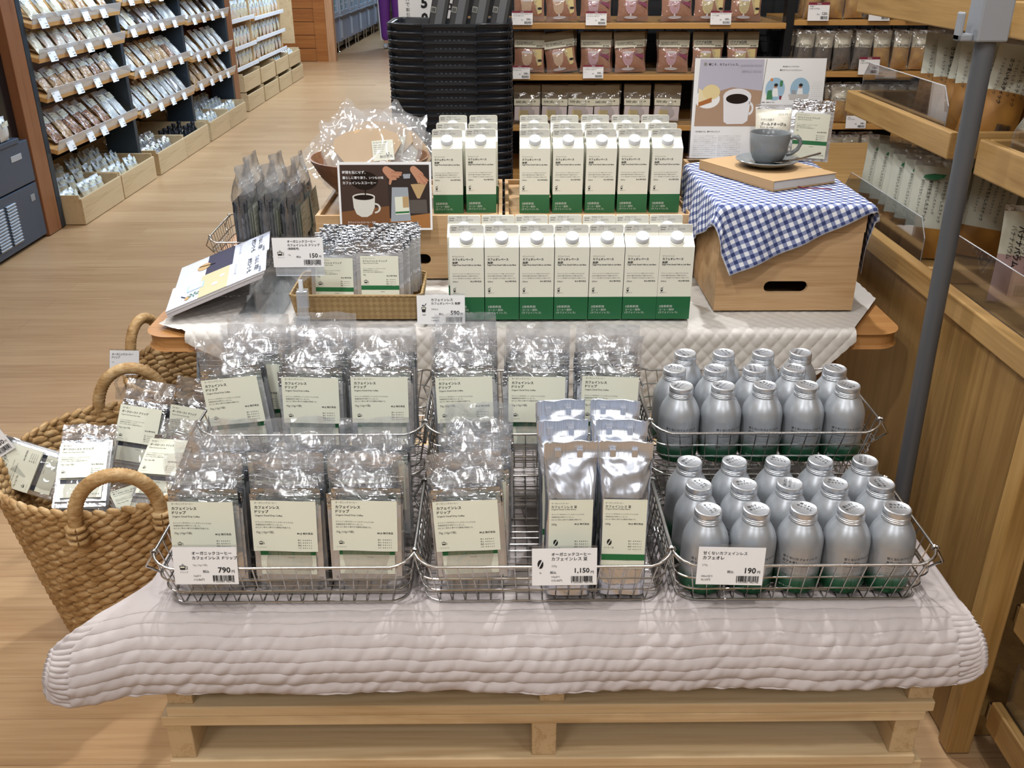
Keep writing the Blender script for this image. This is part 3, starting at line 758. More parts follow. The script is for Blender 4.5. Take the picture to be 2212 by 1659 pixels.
def make_pouch(seed, navy=False):
    r = empty('coffee_pouch'); FILMS[seed].build('clear_bag', r, smooth=60)
    q = MB(); sticker(q, mp=STK, navy=navy); q.build('front_sticker', r)
    for k in range(6):
        if k == 0:
            b = MB(); sachet_mesh(b); s = b.build('sachet', r, loc=(.001, -.0160, .020), rot=(.0, 0, 0), smooth=60)
            l = MB(); sachet_label(l, mp=lambda x, y, h: (x, -.0050-h, y), navy=navy); l.build('sachet_label', s)
            me = s.data
        else:
            s = bpy.data.objects.new('sachet', me); COL.objects.link(s); s.parent = r
            s.location = (.004*sin(k*2.1+seed), -.0165+k*.0066, .014+.004*cos(k*1.7+seed)); s.rotation_euler = (0, .03*sin(k*3+seed), .02*cos(k*5+seed))
    return r
KP = [Kind(make_pouch(s), 'coffee pouch') for s in range(3)]
KT_ = Kind(make_pouch(3), 'coffee pouch')
KN = Kind(make_pouch(1, True), 'coffee pouch')
rnd = random.Random(21); GP = 'clear coffee pouches in the wire baskets'
for c, x in enumerate((-.418, -.307, -.196)):
    for k in range(3):
        KP[(c+k) % 3].put((x+(0, -.006, .004, .003)[k]+rnd.uniform(-.002, .002), 1.096+k*.053, BZ+.0080), (-.13+rnd.uniform(-.006, .006), rnd.uniform(-.02, .02), rnd.uniform(-.02, .02)),
            f'clear drip pouch, {("front", "second", "last")[k]} in the {("aisle-side", "middle", "bean-side")[c]} column of the front basket by the aisle', GP)
for c, x in enumerate((-.416, -.306, -.196)):
    for k in range((3, 3, 2)[c]):
        KP[(c+2*k+1) % 3].put((x+rnd.uniform(-.003, .003), 1.340+k*.052, BZ+.0835), (-.12+rnd.uniform(-.006, .006), (-.13 if c == 0 and k == 0 else .0)+rnd.uniform(-.02, .02), rnd.uniform(-.02, .02)),
            f'clear drip pouch, {("front", "second", "hindmost")[k]} in the {("aisle-side", "middle", "bean-side")[c]} column of the raised basket by the aisle', GP)
for c, x in enumerate((-.058, .054, .165)):
    for k in range((3, 2, 2)[c]):
        KP[(2*c+k) % 3].put((x+rnd.uniform(-.003, .003), 1.340+k*.052, BZ+.0835), (-.12+rnd.uniform(-.006, .006), (-.03, 0, .02)[c]+rnd.uniform(-.01, .01), rnd.uniform(-.02, .02)),
            f'clear drip pouch, {("front", "second", "hindmost")[k]} in the {("aisle-side", "middle", "bottle-side")[c]} column of the raised basket behind the bean bags', GP)
for k in range(4):
    KP[k % 3].put((-.046+(-.0, .002, .005, .008)[k], 1.096+k*.0505, BZ+.0080), (-.13+rnd.uniform(-.006, .006), -.05*(k == 0)+rnd.uniform(-.015, .015), rnd.uniform(-.02, .02)),
            f'clear drip pouch beside the silver bean bags, {("front", "second", "third", "hindmost")[k]} of four in the middle basket', GP)

# ---------------------------------------------------------------- silver bean bags
def make_beanbag(seed):
    r = empty('bean_bag'); H = .226; b = MB(); n = 36; rows = 40
    def ring(v):
        z = v*H
        t = max(0, min(1, (z-.150)/.054)); d = .0225*(1-t)**.8+.0012; w_ = .0345+.0025*t
        if z < .012: w_ -= .001; d *= .92
        p = 5-2.6*t
        out = []
        for k in range(n):
            a = 2*pi*k/n; ca, sa = cos(a), sin(a)
            x = w_*abs(ca)**(2/p)*(1 if ca > 0 else -1); y = d*abs(sa)**(2/p)*(1 if sa > 0 else -1)
            q = noise.noise(Vector((x*45+seed*3, y*30, z*38)))
            fold = abs(noise.noise(Vector((x*50+seed*11, z*26-abs(x)*28, 3))))
            k_ = max(0, min(1, (z-.11)/.05))*(1-max(0, (z-.200)/.03))
            y += (.0024*q+.0075*(fold-.2)*k_)*(1 if sa > 0 else -1)*(d > .003)
            if abs(ca) > .93 and z < .16: x -= .003*(1 if ca > 0 else -1)*sin(pi*min(1, z/.16))
            if z > .204: y += .0009*sin(z*1500)+.004*sin(x*40+seed)
            out.append((x, y, z+(.0012*sin(x*900) if v == 1 else 0)))
        return out
    vs = [p for j in range(rows+1) for p in ring(j/rows)]
    fs = [(j*n+k, j*n+(k+1) % n, (j+1)*n+(k+1) % n, (j+1)*n+k) for j in range(rows) for k in range(n)]
    b.add(vs, fs, SILVER2); b.f += [tuple(range(n-1, -1, -1)), tuple(rows*n+k for k in range(n))]; b.m += [0, 0]
    for i, f in enumerate(b.f):
        if b.v[f[0]][2] > .203: b.m[i] = b.mi(CRIMP2)
    b.build('foil_bag', r, smooth=70)
    for k in range(2):
        c = MB(); c.box(-.004, .004, -.0035, .0035, 0, .010, CRIMP2); o = c.build('seal_tab', r); o.location = (-.018+.03*k, -.0005, .2055)
    q = MB(); M = lambda x, y, h: (x, -.0252-h+.02*max(0, abs(x)-.026), y); w_ = .060; x0 = -w_/2; top = .152; k = w_/237
    q.rect(x0, .045, w_/2, top, CREAM, .0002, M, 8, 1); q.rect(x0, .058, w_/2, .0675, GREEN, .0004, M, 8, 1)
    Y = lambda p: top-(p-970)*k
    T = lambda t, x, y, x2, **kw: q.text(t, x0+(x-785)*k, Y(y), (x2-x)*k, mp=M, **kw)
    T('オーガニックコーヒー', 797, 996, 893); T('カフェインレス 豆', 797, 1020, 935, bold=.03); T('Organic Decaf Coffee Beans', 797, 1034, 930)
    for j in range(3): T(DESC[j], 799, 1062+16*j, (975, 920, 965)[j])
    T('200g', 799, 1127, 828); T('MUJI 無印良品', 925, 1124, 1004, bold=.03)
    q.disc(x0+40*k, Y(1230), 13*k, 19*k, INK, .0004, M); q.poly([(x0+47*k, Y(1212)), (x0+50*k, Y(1216)), (x0+33*k, Y(1249)), (x0+30*k, Y(1244))], CREAM, .0006, M)
    T('コーヒー豆', 797, 1268, 850); taste(q, x0+143*k, Y(1226), 17*k, 9*k, M)
    T('賞味期限', 905, 1345, 945, m=GREYINK); T('2027.06.05', 940, 1382, 1010)
    q.build('front_sticker', r)
    return r
KB = [Kind(make_beanbag(s), 'coffee bag') for s in (1, 2)]
for c in range(2):
    for k in (2, 1, 0):
        KB[c].put(((.089, .1655)[c]+(0, -.004, -.002)[k]*(1-c)+(0, .0, -.004)[k]*c, 1.083+k*.064, BZ+.0080), (-.10+.0*k, rnd.uniform(-.015, .015), (.02, -.04)[c]),
            f'glossy silver coffee bean bag, {("front", "middle", "hindmost")[k]} of the column {("behind the 1,150 price card", "beside the bottles")[c]}', 'silver bean bags in the middle basket')

# ================================================================ price cards
def price_card(b, w_, h, title, sub, price, unit, size=None, icon=None, mp=FRONT, red=False):
    """printing of one white price card whose lower edge is at y = 0"""
    t = .0006
    b.rect(-w_/2, 0, w_/2, h, WHITE, 0, mp); b.rect(w_/2, 0, -w_/2, h, WHITE, -t, mp)
    tx = -w_/2+w_*(.30 if icon else .07); y = h*(.80 if len(title) < 3 else .83)
    if red: b.rect(-w_/2, h*.86, w_/2, h*1.0, RED, .0003, mp); b.text('新商品', 0, h*.89, None, h*.08, WHITE, .0006, mp, al='c'); y = h*.74
    for k, s in enumerate(title):
        b.text(s, tx, y-k*h*.125, None, h*(.085 if len(s) > 14 else .092), INK, .0004, mp, .02)
    if size: b.text(size, tx, y-len(title)*h*.14-h*.03, None, h*.065, GREYINK, .0004, mp)
    for k, s in enumerate(unit): b.text(s, tx, h*(.20-.10*k), None, h*.062, INK, .0004, mp)
    b.text('円', w_/2-w_*.05, h*.315, None, h*.075, INK, .0004, mp, .01, 'r')
    b.text(price, w_/2-w_*.115, h*.315, None, h*.155, INK, .0004, mp, .022, 'r')
    b.text('税込', w_/2-w_*(.185+.088*len(price)), h*.315, None, h*.075, INK, .0004, mp, .01, 'r')
    barcode(b, w_/2-w_*.40, h*.10, w_/2-w_*.06, h*.25, mp); b.text('4 550583 782146', w_/2-w_*.40, h*.055, w_*.34, m=INK, mp=mp)
    if icon == 'cup': cup_icon(b, -w_/2+w_*.09, h*.40, w_*.12, mp); b.text('ドリップ', -w_/2+w_*.10, h*.31, w_*.12, m=INK, mp=mp)
    if icon == 'glass': cup_icon(b, -w_/2+w_*.09, h*.42, w_*.12, mp, tall=True); b.text('希釈', -w_/2+w_*.11, h*.30, w_*.07, m=INK, mp=mp)
    if icon == 'bean':
        b.disc(-w_/2+w_*.13, h*.58, w_*.045, h*.12, INK, .0004, mp)
        b.poly([(-w_/2+w_*.155, h*.70), (-w_/2+w_*.165, h*.67), (-w_/2+w_*.105, h*.46), (-w_/2+w_*.095, h*.49)], WHITE, .0006, mp); b.text('豆', -w_/2+w_*.115, h*.32, w_*.03, m=INK, mp=mp)
def card(loc, rot, label, *a, group='price cards on the display', **k):
    r = empty('price_card', loc, rot); tag(r, label, 'price card', group)
    b = MB(); price_card(b, *a, **k); b.build('printed_card', r); w_, h = a[0], a[1]
    q = MB(); q.box(-w_/2, w_/2, .0012, .0022, -.001, h+.003, ACRYL); q.build('clear_holder', r); return r
LN = (-.12, 0, 0)
card((-.408, 1.036, .6215), (-.14, .02, .02), 'white price card reading 790 yen on the front basket of drip pouches', .086, .056, ('オーガニックコーヒー', 'カフェインレス ドリップ'), 0, '790', ('10g当り', '112.86円'), '70g (10g×7袋)', 'cup')
card((.082, 1.036, .6165), (-.14, -.01, 0), 'white price card reading 1,150 yen on the middle basket', .089, .056, ('オーガニックコーヒー', 'カフェインレス 豆'), 0, '1,150', ('100g当り', '575.00円'), '200g', 'bean')
card((.309, 1.036, .6155), (-.14, .03, 0), 'white price card reading 190 yen on the bottle basket', .092, .057, ('甘くないカフェインレス', 'カフェオレ'), 0, '190', ('100ml当り', '70.37円'), '270g')
card((-.127, 1.757, CZ+.003), (-.12, 0, 0), 'white price card reading 590 yen leaning on the first table carton', .097, .060, ('カフェインレス', 'カフェオレベース 無糖'), 0, '590', ('100ml当り', '118.00円'), '500ml', 'glass')
o = card((-.403, 1.755, .842), (-.10, 0, .02), 'white price card reading 150 yen held up by a clear clip on the woven tray', .099, .058, ('オーガニックコーヒー', 'カフェインレス ドリップ', '(個装販売)'), 0, '150', (), '10g', 'cup')
b = MB(); b.box(-.046, .048, -.002, .004, -.017, 0, GUARD); b.poly([(-.020, -.017), (.024, -.017), (.006, -.030), (-.002, -.030)], GUARD, .0)
b.box(-.004, .004, -.003, .003, -.052, -.026, CAPW); b.box(-.010, .010, -.004, .009, -.105, -.050, GUARD); b.box(-.011, .011, .012, .016, -.085, -.048, GUARD)
b.box(-.014, .014, -.008, -.004, -.118, -.1, GUARD); b.build('clear_clip', o)

# ---------------------------------------------------------------- woven tray under the sachets
def basket_weave(name='rattan'):
    m = mat(name, '#a98d62', .65); t = NT(m)
    v = t.coord('Object', (1, 1, 1), (0, pi/4, 0))
    ch = t.add('TexChecker'); ch.inputs['Scale'].default_value = 115; t.link(v, ch.inputs[0])
    n = t.noise(t.coord('Object', (300, 300, 900)), 1, 3)
    n2 = t.noise(t.coord(), 40, 2)
    c = t.mix(ch.outputs['Fac'], lin('#b39a6c'), lin('#94774c')); t.link(t.mix(n2, c, lin('#8d7148'), 'MIX'), t.b.inputs['Base Color'])
    t.bump(t.math('ADD', t.math('MULTIPLY', ch.outputs['Fac'], .6), t.math('MULTIPLY', n, .6)), .7, .002); return m
RAT = basket_weave()
tr = empty('woven_tray', (-.302, 1.862, CZ+.001)); tag(tr, 'low rectangular woven rattan tray full of silver sachets on the white cloth', 'tray')
def twalls(h0, h1, w0, w1, d0, d1, r, z, name, mt, th=.005, wob=0):
    b = MB(); A = rr_loop(w0, d0, r, h0, 6); B_ = rr_loop(w1, d1, r, h1, 6); C_ = rr_loop(w1-th, d1-th, r, h1, 6); D_ = rr_loop(w0-th, d0-th, r, h0+th, 6); n = len(A)
    B_ = [(x, y, zz+wob*sin(x*25)*sin(y*30+1)) for x, y, zz in B_]
    vs = A+B_+C_+D_
    b.add(vs, [(j*n+k, j*n+(k+1) % n, (j+1)*n+(k+1) % n, (j+1)*n+k) for j in range(3) for k in range(n)]+[tuple(range(n-1, -1, -1)), tuple(3*n+k for k in range(n))], mt); return b
twalls(0, .052, .128, .136, .070, .078, .012, 0, '', RAT, .005, .004).build('tray_body', tr, smooth=40)
b = MB(); lp = rr_loop(.1345, .0765, .012, .053, 6); b.tube([(x, y, z+.004*sin(x*25)*sin(y*30+1)) for x, y, z in lp], .0032, RAT, 6, True); b.build('rim_braid', tr, smooth=60)

# ---------------------------------------------------------------- wooden bowl of paper filters
bw = empty('wooden_bowl', (-.318, 2.23, .8662)); tag(bw, 'deep brown wooden bowl full of bagged paper filters behind the photo sign', 'bowl')
b = MB(); b.lathe([(.05, 0), (.056, .002), (.085, .02), (.118, .055), (.138, .09), (.142, .098), (.1375, .098), (.112, .056), (.08, .026), (.02, .018)], BOWLW, 48); b.build('bowl_body', bw, smooth=50)
PAPER = fabric('filter_paper', '#c9ac86', '#bd9f78', 1500, .15, .8)
def filter_pack(loc, rot, label, sc=1.):
    r = empty('filter_pack', loc, rot); tag(r, label, 'coffee filters', 'bagged paper filters in the bowl'); r.scale = (sc,)*3
    P = [(-.030, 0), (.030, 0), (.082, .075), (.074, .098), (.045, .112), (0, .117), (-.045, .112), (-.074, .098), (-.082, .075)]
    b = MB()
    for k in range(5): b.prism([(x*(1-.01*k), y*(1-.006*k)) for x, y in P], PAPER, -.004-.0035*k, -.001-.0035*k)
    b.build('paper_filter', r)
    q = MB(); q.rect(.012, .034, .062, .084, CREAM, .0012); q.text('コーヒーフィルター', .015, .077, .036, m=INK, h=.0016, bold=.02)
    for k in range(5): q.text('無漂白 1~4杯用 100枚入', .015, .071-.005*k, .030-.002*k, m=INK, h=.0016)
    q.text('無印良品', .028, .040, .03, m=INK, h=.0016); q.rect(.044, .046, .051, .053, INK, .0016); q.rect(.0455, .0475, .0495, .0515, CREAM, .0018)
    q.build('paper_label', r)
    f = MB(); rnd = random.Random(int(loc[0]*1e4)); s0 = rnd.uniform(0, 50)
    def fl(sg):
        def g(u, v):
            x = (u-.5)*.215; y = -.012+v*.155; e = max(abs(2*u-1), abs(2*v-1))
            k = .006*(1-e**3)+.013*noise.noise(Vector((x*17+s0, y*17, sg)))*(.25+e)+.0025*noise.noise(Vector((x*45+s0, y*45, sg)))*e
            return (x+.008*noise.noise(Vector((y*50, s0, 1)))*e, -sg*(.004+k)+.006, y+.010*noise.noise(Vector((x*40+s0, 3, 1)))*(v > .9))
        return g
    f.grid(fl(1), 30, 24, FILM4); f.grid(fl(-1), 20, 16, FILM4); f.build('clear_bag', r, smooth=30)
    return r
filter_pack((-.315, 2.19, .925), (-.55, -.06, .10), 'bagged brown paper filters on top in the wooden bowl, label showing')
filter_pack((-.305, 2.235, .940), (-.55, .12, -.12), 'bagged paper filters second in the wooden bowl, behind the labelled one', .95)
filter_pack((-.345, 2.275, .935), (-.6, -.75, .45), 'crumpled bag of paper filters at the aisle side of the wooden bowl', .9)
filter_pack((-.285, 2.285, .935), (-.7, .70, -.35), 'crumpled bag of paper filters at the carton side of the wooden bowl', .9)

# ---------------------------------------------------------------- photo sign leaning on the crate and bowl
ps = empty('photo_sign', (-.2615, 2.025, .8405), (-.16, 0, 0)); tag(ps, 'framed photo sign of coffee being poured, white border, leaning before the wooden bowl', 'sign')
PD, PB, PT, PK = mat('photo_dark', '#2b1d18', .4), mat('photo_table', '#7a4f2c', .4), mat('photo_brown', '#3d2a22', .4), mat('photo_skin', '#c08a6c', .5)
COF = mat('coffee_black', '#1c0f0a', .25); PAN = mat('photo_cup', '#d9d5cd', .45); KRAFT = mat('kraft_print', '#b99a6d', .6); SILP = mat('photo_silver', '#9fa5ad', .4)
w_, h = .206, .148; b = MB()
b.box(-w_/2, w_/2, .001, .003, 0, h, WHITE); b.rect(-w_/2, 0, w_/2, h, WHITE, 0)
X = lambda p: -w_/2+(p-1293)*w_/660; Z = lambda p: h-(p-437)*h/457
B_ = lambda pts, m, hh: b.poly([(X(x), Z(y)) for x, y in pts], m, hh)
B_([(1308, 455), (1640, 455), (1650, 880), (1308, 880)], PT, .0003); B_([(1308, 770), (1648, 730), (1650, 880), (1308, 880)], PB, .0005)
B_([(1640, 455), (1938, 455), (1938, 880), (1650, 880)], PD, .0003); B_([(1650, 815), (1938, 780), (1938, 880), (1650, 880)], mat('photo_oak', '#a06a35', .5), .0005)
b.disc(X(1480), Z(560), .030, .020, COF, .0006); B_([(1478, 600), (1488, 600), (1486, 690), (1480, 690)], COF, .0012)
cup = [(1390, 665), (1550, 665), (1545, 740), (1525, 785), (1490, 805), (1450, 805), (1415, 785), (1396, 740)]
B_(cup, PAN, .0008); b.disc(X(1470), Z(668), .0252, .0075, PAN, .0009); b.disc(X(1470), Z(672), .0222, .0058, COF, .0011)
for k in range(10):
    a0, a1 = -pi/2+pi*k/10, -pi/2+pi*(k+1)/10
    b.poly([(X(1545)+.0135*cos(a)*r_, Z(745)+.0115*sin(a)*r_) for a, r_ in ((a0, 1), (a1, 1), (a1, .68), (a0, .68))], PAN, .001)
def finger(x0, y0, x1, y1, r0, r1, m, hh):
    a = math.atan2(y1-y0, x1-x0); P = [(x0+r0*cos(a+pi/2+pi*k/6), y0+r0*sin(a+pi/2+pi*k/6)) for k in range(7)]+[(x1+r1*cos(a-pi/2+pi*k/6), y1+r1*sin(a-pi/2+pi*k/6)) for k in range(7)]
    B_(P[::-1], m, hh)
finger(1636, 490, 1672, 520, 26, 34, PK, .0008)
for k, (x1, y1) in enumerate(((1742, 508), (1738, 522), (1722, 536), (1702, 550))): finger(1680, 508+13*k, x1, y1, 10, 6.5, PK if k % 2 else mat('photo_skin_shade', '#b27c5f', .5), .0010+.0001*k)
finger(1668, 548, 1660, 580, 11, 8, PK, .0012)
B_([(1752, 517), (1806, 515), (1802, 545), (1758, 547)], SILP, .0014)
finger(1828, 486, 1868, 530, 24, 32, PK, .0008)
for k, (x1, y1) in enumerate(((1926, 560), (1918, 574), (1904, 584), (1884, 580))): finger(1876-6*k, 520+8*k, x1, y1, 10, 6.5, PK if k % 2 else mat('photo_skin_shade'), .0010+.0001*k)
finger(1850, 540, 1862, 572, 10, 7, PK, .0015)
B_([(1805, 585), (1920, 578), (1868, 680), (1850, 680)], KRAFT, .0008); B_([(1795, 690), (1915, 688), (1920, 780), (1800, 782)], mat('photo_glass', '#5b5450', .2), .0008)
B_([(1672, 605), (1785, 605), (1800, 830), (1658, 838)], SILP, .0008); B_([(1690, 670), (1788, 665), (1790, 785), (1692, 790)], CREAM, .001); B_([(1745, 668), (1788, 665), (1789, 740), (1747, 742)], KRAFT, .0012); B_([(1692, 770), (1790, 765), (1790, 777), (1692, 782)], GREEN, .0012)
for y, t, x2 in ((515, '時間を気にせず、', 1490), (550, '暮らしに寄り添う、いつもの味', 1615), (584, 'カフェインレスコーヒー', 1562)): b.text(t, X(1326), Z(y), (x2-1326)*w_/660, m=WHITE, h=.0016, bold=.02)
b.text('カフェインレスコーヒー 各種', X(1350), Z(848), .063, m=WHITE, h=.0014, bold=.02); b.text('税込 150円~', X(1352), Z(872), .022, m=WHITE, h=.0014, bold=.02)
b.build('print', ps)
q = MB(); q.box(-.01, .01, .0032, .018, -.002, .006, ACRYL); q.build('clear_foot', ps)

# ---------------------------------------------------------------- gingham cloth, book, cup and the open leaflet
def gingham():
    m = mat('gingham', '#ffffff', .9); t = NT(m); uv = t.add('UVMap', uv_map='flat'); sx = t.add('SeparateXYZ'); t.link(uv.outputs[0], sx.inputs[0])
    def st(o): return t.math('GREATER_THAN', t.math('FRACT', t.math('MULTIPLY', o, 1/.0172)), .52)
    a, c = st(sx.outputs[0]), st(sx.outputs[1])
    n = t.noise(t.coord('Object'), 1400, 1)
    s = t.math('ADD', a, c)
    edge = t.math('GREATER_THAN', t.math('MAXIMUM', t.math('ABSOLUTE', sx.outputs[0]), t.math('ABSOLUTE', sx.outputs[1])), .247)
    col = t.ramp(t.math('MULTIPLY', s, .5), [(.0, '#e6e8ee'), (.45, '#8690b4'), (.95, '#333f70')])
    t.link(t.mix(t.math('MULTIPLY', edge, .6), col, lin('#e6e8ee')), t.b.inputs['Base Color']); t.bump(n, .2, .0005); return m
GH = gingham(); b = MB(); CT = .9435; cx0, cx1, cy0, cy1 = .441, .743, 1.8345, 2.303
ang = R(25); cc = (.585, 2.018); half = .250; uvs = []
def drape(u, v):
    a, c = (u-.5)*2*half, (v-.5)*2*half
    uvs.append((a, c))
    x = cc[0]+a*cos(ang)-c*sin(ang); y = cc[1]+a*sin(ang)+c*cos(ang)
    dx = (cx0-x) if x < cx0 else (x-cx1) if x > cx1 else 0.; sx = -1 if x < cx0 else 1
    dy = cy0-y if y < cy0 else (y-cy1 if y > cy1 else 0); sy = -1 if y < cy0 else 1
    X, Y, Z = x, y, CT
    fold = .0025*noise.noise(Vector((x*14, y*14, 2)))
    if dx > 0 or dy > 0:
        d = sqrt(dx*dx+dy*dy); bx, by = min(max(x, cx0), cx1), min(max(y, cy0), cy1)
        r = .010; out = min(d, r*1.0)*.6+.0022*(d > .003)
        nx, ny = (dx*sx/d if d else 0), (dy*sy/d if d else 0)
        flare = 1+(.9 if dx > 0 and dy > 0 else .06)*0
        Z = CT-max(0, d-.004)*(.985)
        wv = .010*min(1, d/.08)*(.5+.5*sin((bx*sy if dy > dx else by*sx)*70))
        X = bx+nx*(out+wv*.8+d*.06); Y = by+ny*(out+wv*.8+d*.10)
        if dx > 0 and dy > 0:   # gathered corner of the cloth between front and side
            X = bx+nx*(out+.02*min(1, d/.06)); Y = by+ny*(out+.02*min(1, d/.06))
    else: Z += abs(fold)*1.2
    return (X, Y, Z)
b.grid(drape, 110, 110, GH); b.uv = uvs
o = b.build('gingham_cloth', smooth=80, solid=.0008); tag(o, 'blue and white gingham cloth draped crookedly over the bamboo crates', 'cloth')
BZ0 = CT+.0025
bk = empty('thick_book', (.592, 2.088, BZ0), (0, 0, R(27))); tag(bk, 'thick kraft-covered book lying on the gingham cloth under the cup', 'book')
KB_ = mat('kraft_cover', '#b6946a', .55)
PG = mat('book_pages', '#cfcac2', .8); t = NT(PG); t.bump(t.noise(t.coord('Object', (1, 1, 900)), 1, 2), .5, .001)
W, D, H = .090, .125, .022
def onbk(n, *a, m): q = MB(); q.box(*a, m); return q.build(n, bk, bev=.0012)
onbk('cover', -W, W, -D, D, 0, .002, m=KB_); onbk('cover', -W, W, -D, D, H-.002, H, m=KB_); onbk('spine', -W, -W+.002, -D, D, .002, H-.002, m=KB_); onbk('page_block', -W+.003, W-.002, -D+.002, D-.002, .002, H-.002, m=PG)
q = MB(); q.tube([(-.02, -D, .004), (-.016, -D-.012, .0025), (.02, -D-.035, .002), (.03, -D-.05, .002)], .0012, RED, 4); q.build('ribbon_marker', bk)
BT = BZ0+H+.0004
GRC = mat('grey_glaze', '#7d8285', .18, 0, .6); tt = NT(GRC); tt.bump(tt.noise(tt.coord(), 60, 2), .03, .001)
sc = empty('saucer', (.590, 2.085, BT)); tag(sc, 'round grey glazed saucer under the grey cup on the book', 'saucer')
b = MB(); b.lathe([(.030, 0), (.034, .001), (.050, .007), (.066, .0135), (.0685, .016), (.067, .0175), (.050, .0115), (.034, .006), (.002, .005)], GRC, 48); b.build('saucer_body', sc, smooth=60)
cp = empty('coffee_cup', (.594, 2.092, BT+.0062)); tag(cp, 'grey glazed coffee cup standing on its saucer', 'cup')
b = MB(); b.lathe([(.020, 0), (.026, .001), (.034, .010), (.0405, .026), (.0435, .046), (.0445, .066), (.0437, .0675), (.0425, .066), (.0412, .046), (.038, .028), (.030, .012), (.002, .008)], GRC, 48); b.build('cup_body', cp, smooth=60)
b = MB(); b.tube([(.0425, 0, .054), (.054, -.002, .058), (.066, -.003, .053), (.069, -.003, .042), (.063, -.003, .030), (.051, -.002, .021), (.040, 0, .019)], [.0048, .0046, .0044, .0044, .0046, .005, .0056], GRC, 10); b.build('handle', cp, smooth=60)
b = MB(); b.disc(0, 0, .0405, .0405, COF, .0, lambda x, y, h: (x, y, .045), 32); b.build('coffee', cp)
sp_ = empty('teaspoon', (.612, 2.052, BT+.0175), (0, 0, R(15))); tag(sp_, 'small steel teaspoon lying on the grey saucer beside the cup', 'spoon')
b = MB(); b.tube([(.018, 0, 0), (.05, .001, .003), (.10, .004, .012)], [.0024, .0016, .0026], STEEL, 8); b.grid(lambda u, v: ((u-.5)*.040-.0, (v-.5)*.026*sqrt(max(0, 1-(2*u-1)**2)), -.004*(1-(2*u-1)**2)*(1-(2*v-1)**2)), 10, 8, STEEL); b.build('spoon_body', sp_, smooth=60, solid=.001)
# small cream snack bag
cb = empty('snack_bag', (.628, 2.183, BZ0+H+.0005), (-.16, 0, -.10)); tag(cb, 'small cream snack bag with dark lettering standing behind the cup', 'snack bag')
CRB = foil('cream_bag', '#e6e1d2', .38, 30, .35, .004); CRB.node_tree.nodes['Principled BSDF'].inputs['Metallic'].default_value = 0
def pillow(b, w_, h, t, m, top=None, seed=0, nx=14, nz=22, crimp=.10):
    def side(s):
        def fn(u, v):
            e = max(0, 1-abs(2*u-1)**3); vv = min(1, v/(1-crimp)); p = e*max(0, 1-abs(2*vv-1)**3)
            x = (u-.5)*w_*(1-.07*sin(pi*vv)*(v < 1-crimp)); z = v*h
            y = -s*(t/2*p+.0005)+.003*noise.noise(Vector((x*40+seed, z*40, s)))*e
            if v > 1-crimp: y += .0006*sin(z*1800)+.003*sin(u*7+seed)
            return (x, y, z)
        return fn
    n0 = len(b.f); b.grid(side(1), nx, nz, m); b.grid(lambda u, v: side(-1)(1-u, v), nx, nz, m)
    if top:
        for i in range(n0, len(b.f)):
            if b.v[b.f[i][0]][2] > h*(1-crimp)*.999: b.m[i] = b.mi(top)
b = MB(); pillow(b, .090, .118, .034, CRB, FILM2, 3); b.build('bag_body', cb, smooth=60)
q = MB(); M = lambda x, y, h: (x, -.0185-h+.3*abs(x)**1.5, y)
q.text('世界の焼菓子', -.034, .082, .03, m=INK, mp=M); q.text('ブールドネージュ', -.034, .071, .058, m=INK, mp=M, bold=.04); q.text('Boule de neige', -.034, .065, .03, m=INK, mp=M); q.text('2026.09.12', .004, .094, .030, m=GREYINK, mp=M); q.rect(-.034, .012, .034, .034, KRAFT, .0003, M, 8); q.build('bag_lettering', cb)
# open leaflet in an acrylic stand
lf = empty('leaflet_stand', (.606, 2.262, BZ0+.001), (-.10, 0, -.02)); tag(lf, 'open leaflet with a coffee mug photo in a clear stand behind the cup', 'leaflet')
b = MB(); w_, h = .308, .232; b.rect(-w_/2, .003, w_/2, h, WHITE, 0, FRONT, 2); b.rect(w_/2, .003, -w_/2, h, WHITE, -.0008)
X = lambda p: -w_/2+(p-60)*w_/815; Z = lambda p: h-(p-60)*.230/600
P_ = lambda pts, m, hh=.0004: b.poly([(X(x), Z(y)) for x, y in pts], m, hh)
LAV, TBR = mat('photo_lavender', '#b9b6c6', .6), mat('photo_wood', '#a98a72', .6)
P_([(92, 66), (490, 66), (490, 250), (470, 462), (78, 462)], LAV); P_([(82, 290), (300, 230), (490, 250), (470, 462), (78, 462)], TBR, .0006)
b.disc(X(150), Z(300), .030, .0215, WHITE, .0008); P_([(92, 235), (180, 285), (175, 320), (95, 345)], mat('bread', '#e8d9b0', .7), .001); P_([(95, 320), (178, 290), (178, 318), (97, 345)], mat('crust', '#a8662f', .7), .0012); b.disc(X(172), Z(258), .021, .017, mat('egg', '#e2cf9a', .6), .0011)
P_([(250, 290), (425, 285), (412, 430), (385, 448), (285, 450), (262, 435)], mat('mug_white', '#e7e6ea', .5), .001); b.disc(X(337), Z(285), .0335, .0185, mat('mug_white'), .0011); b.disc(X(337), Z(298), .0265, .0115, COF, .0013)
for k in range(10):
    a0, a1 = -pi/2+pi*k/10, -pi/2+pi*(k+1)/10
    b.poly([(X(412)+.0125*cos(a)*r_, Z(355)+.016*sin(a)*r_) for a, r_ in ((a0, 1), (a1, 1), (a1, .62), (a0, .62))], mat('mug_white'), .001)
b.text('朝こそ、カフェインレス。', X(146), Z(104), .070, m=INK, h=.0009, bold=.03); b.disc(X(125), Z(95), .004, .004, GREYINK, .0009)
def mirrored(t, x, y, ww): b.text(t, -x, y, ww, m=mat('show_through', '#a29fae', .7), h=.0008, mp=lambda a, c, hh: FRONT(-a, c, hh), bold=.03)
mirrored('GOOD MORNING,', X(478), Z(112), .052); mirrored('GOOD COFFEE.', X(478), Z(145), .048)
P_([(502, 66), (506, 66), (480, 440), (476, 440)], GREYINK, .0004)
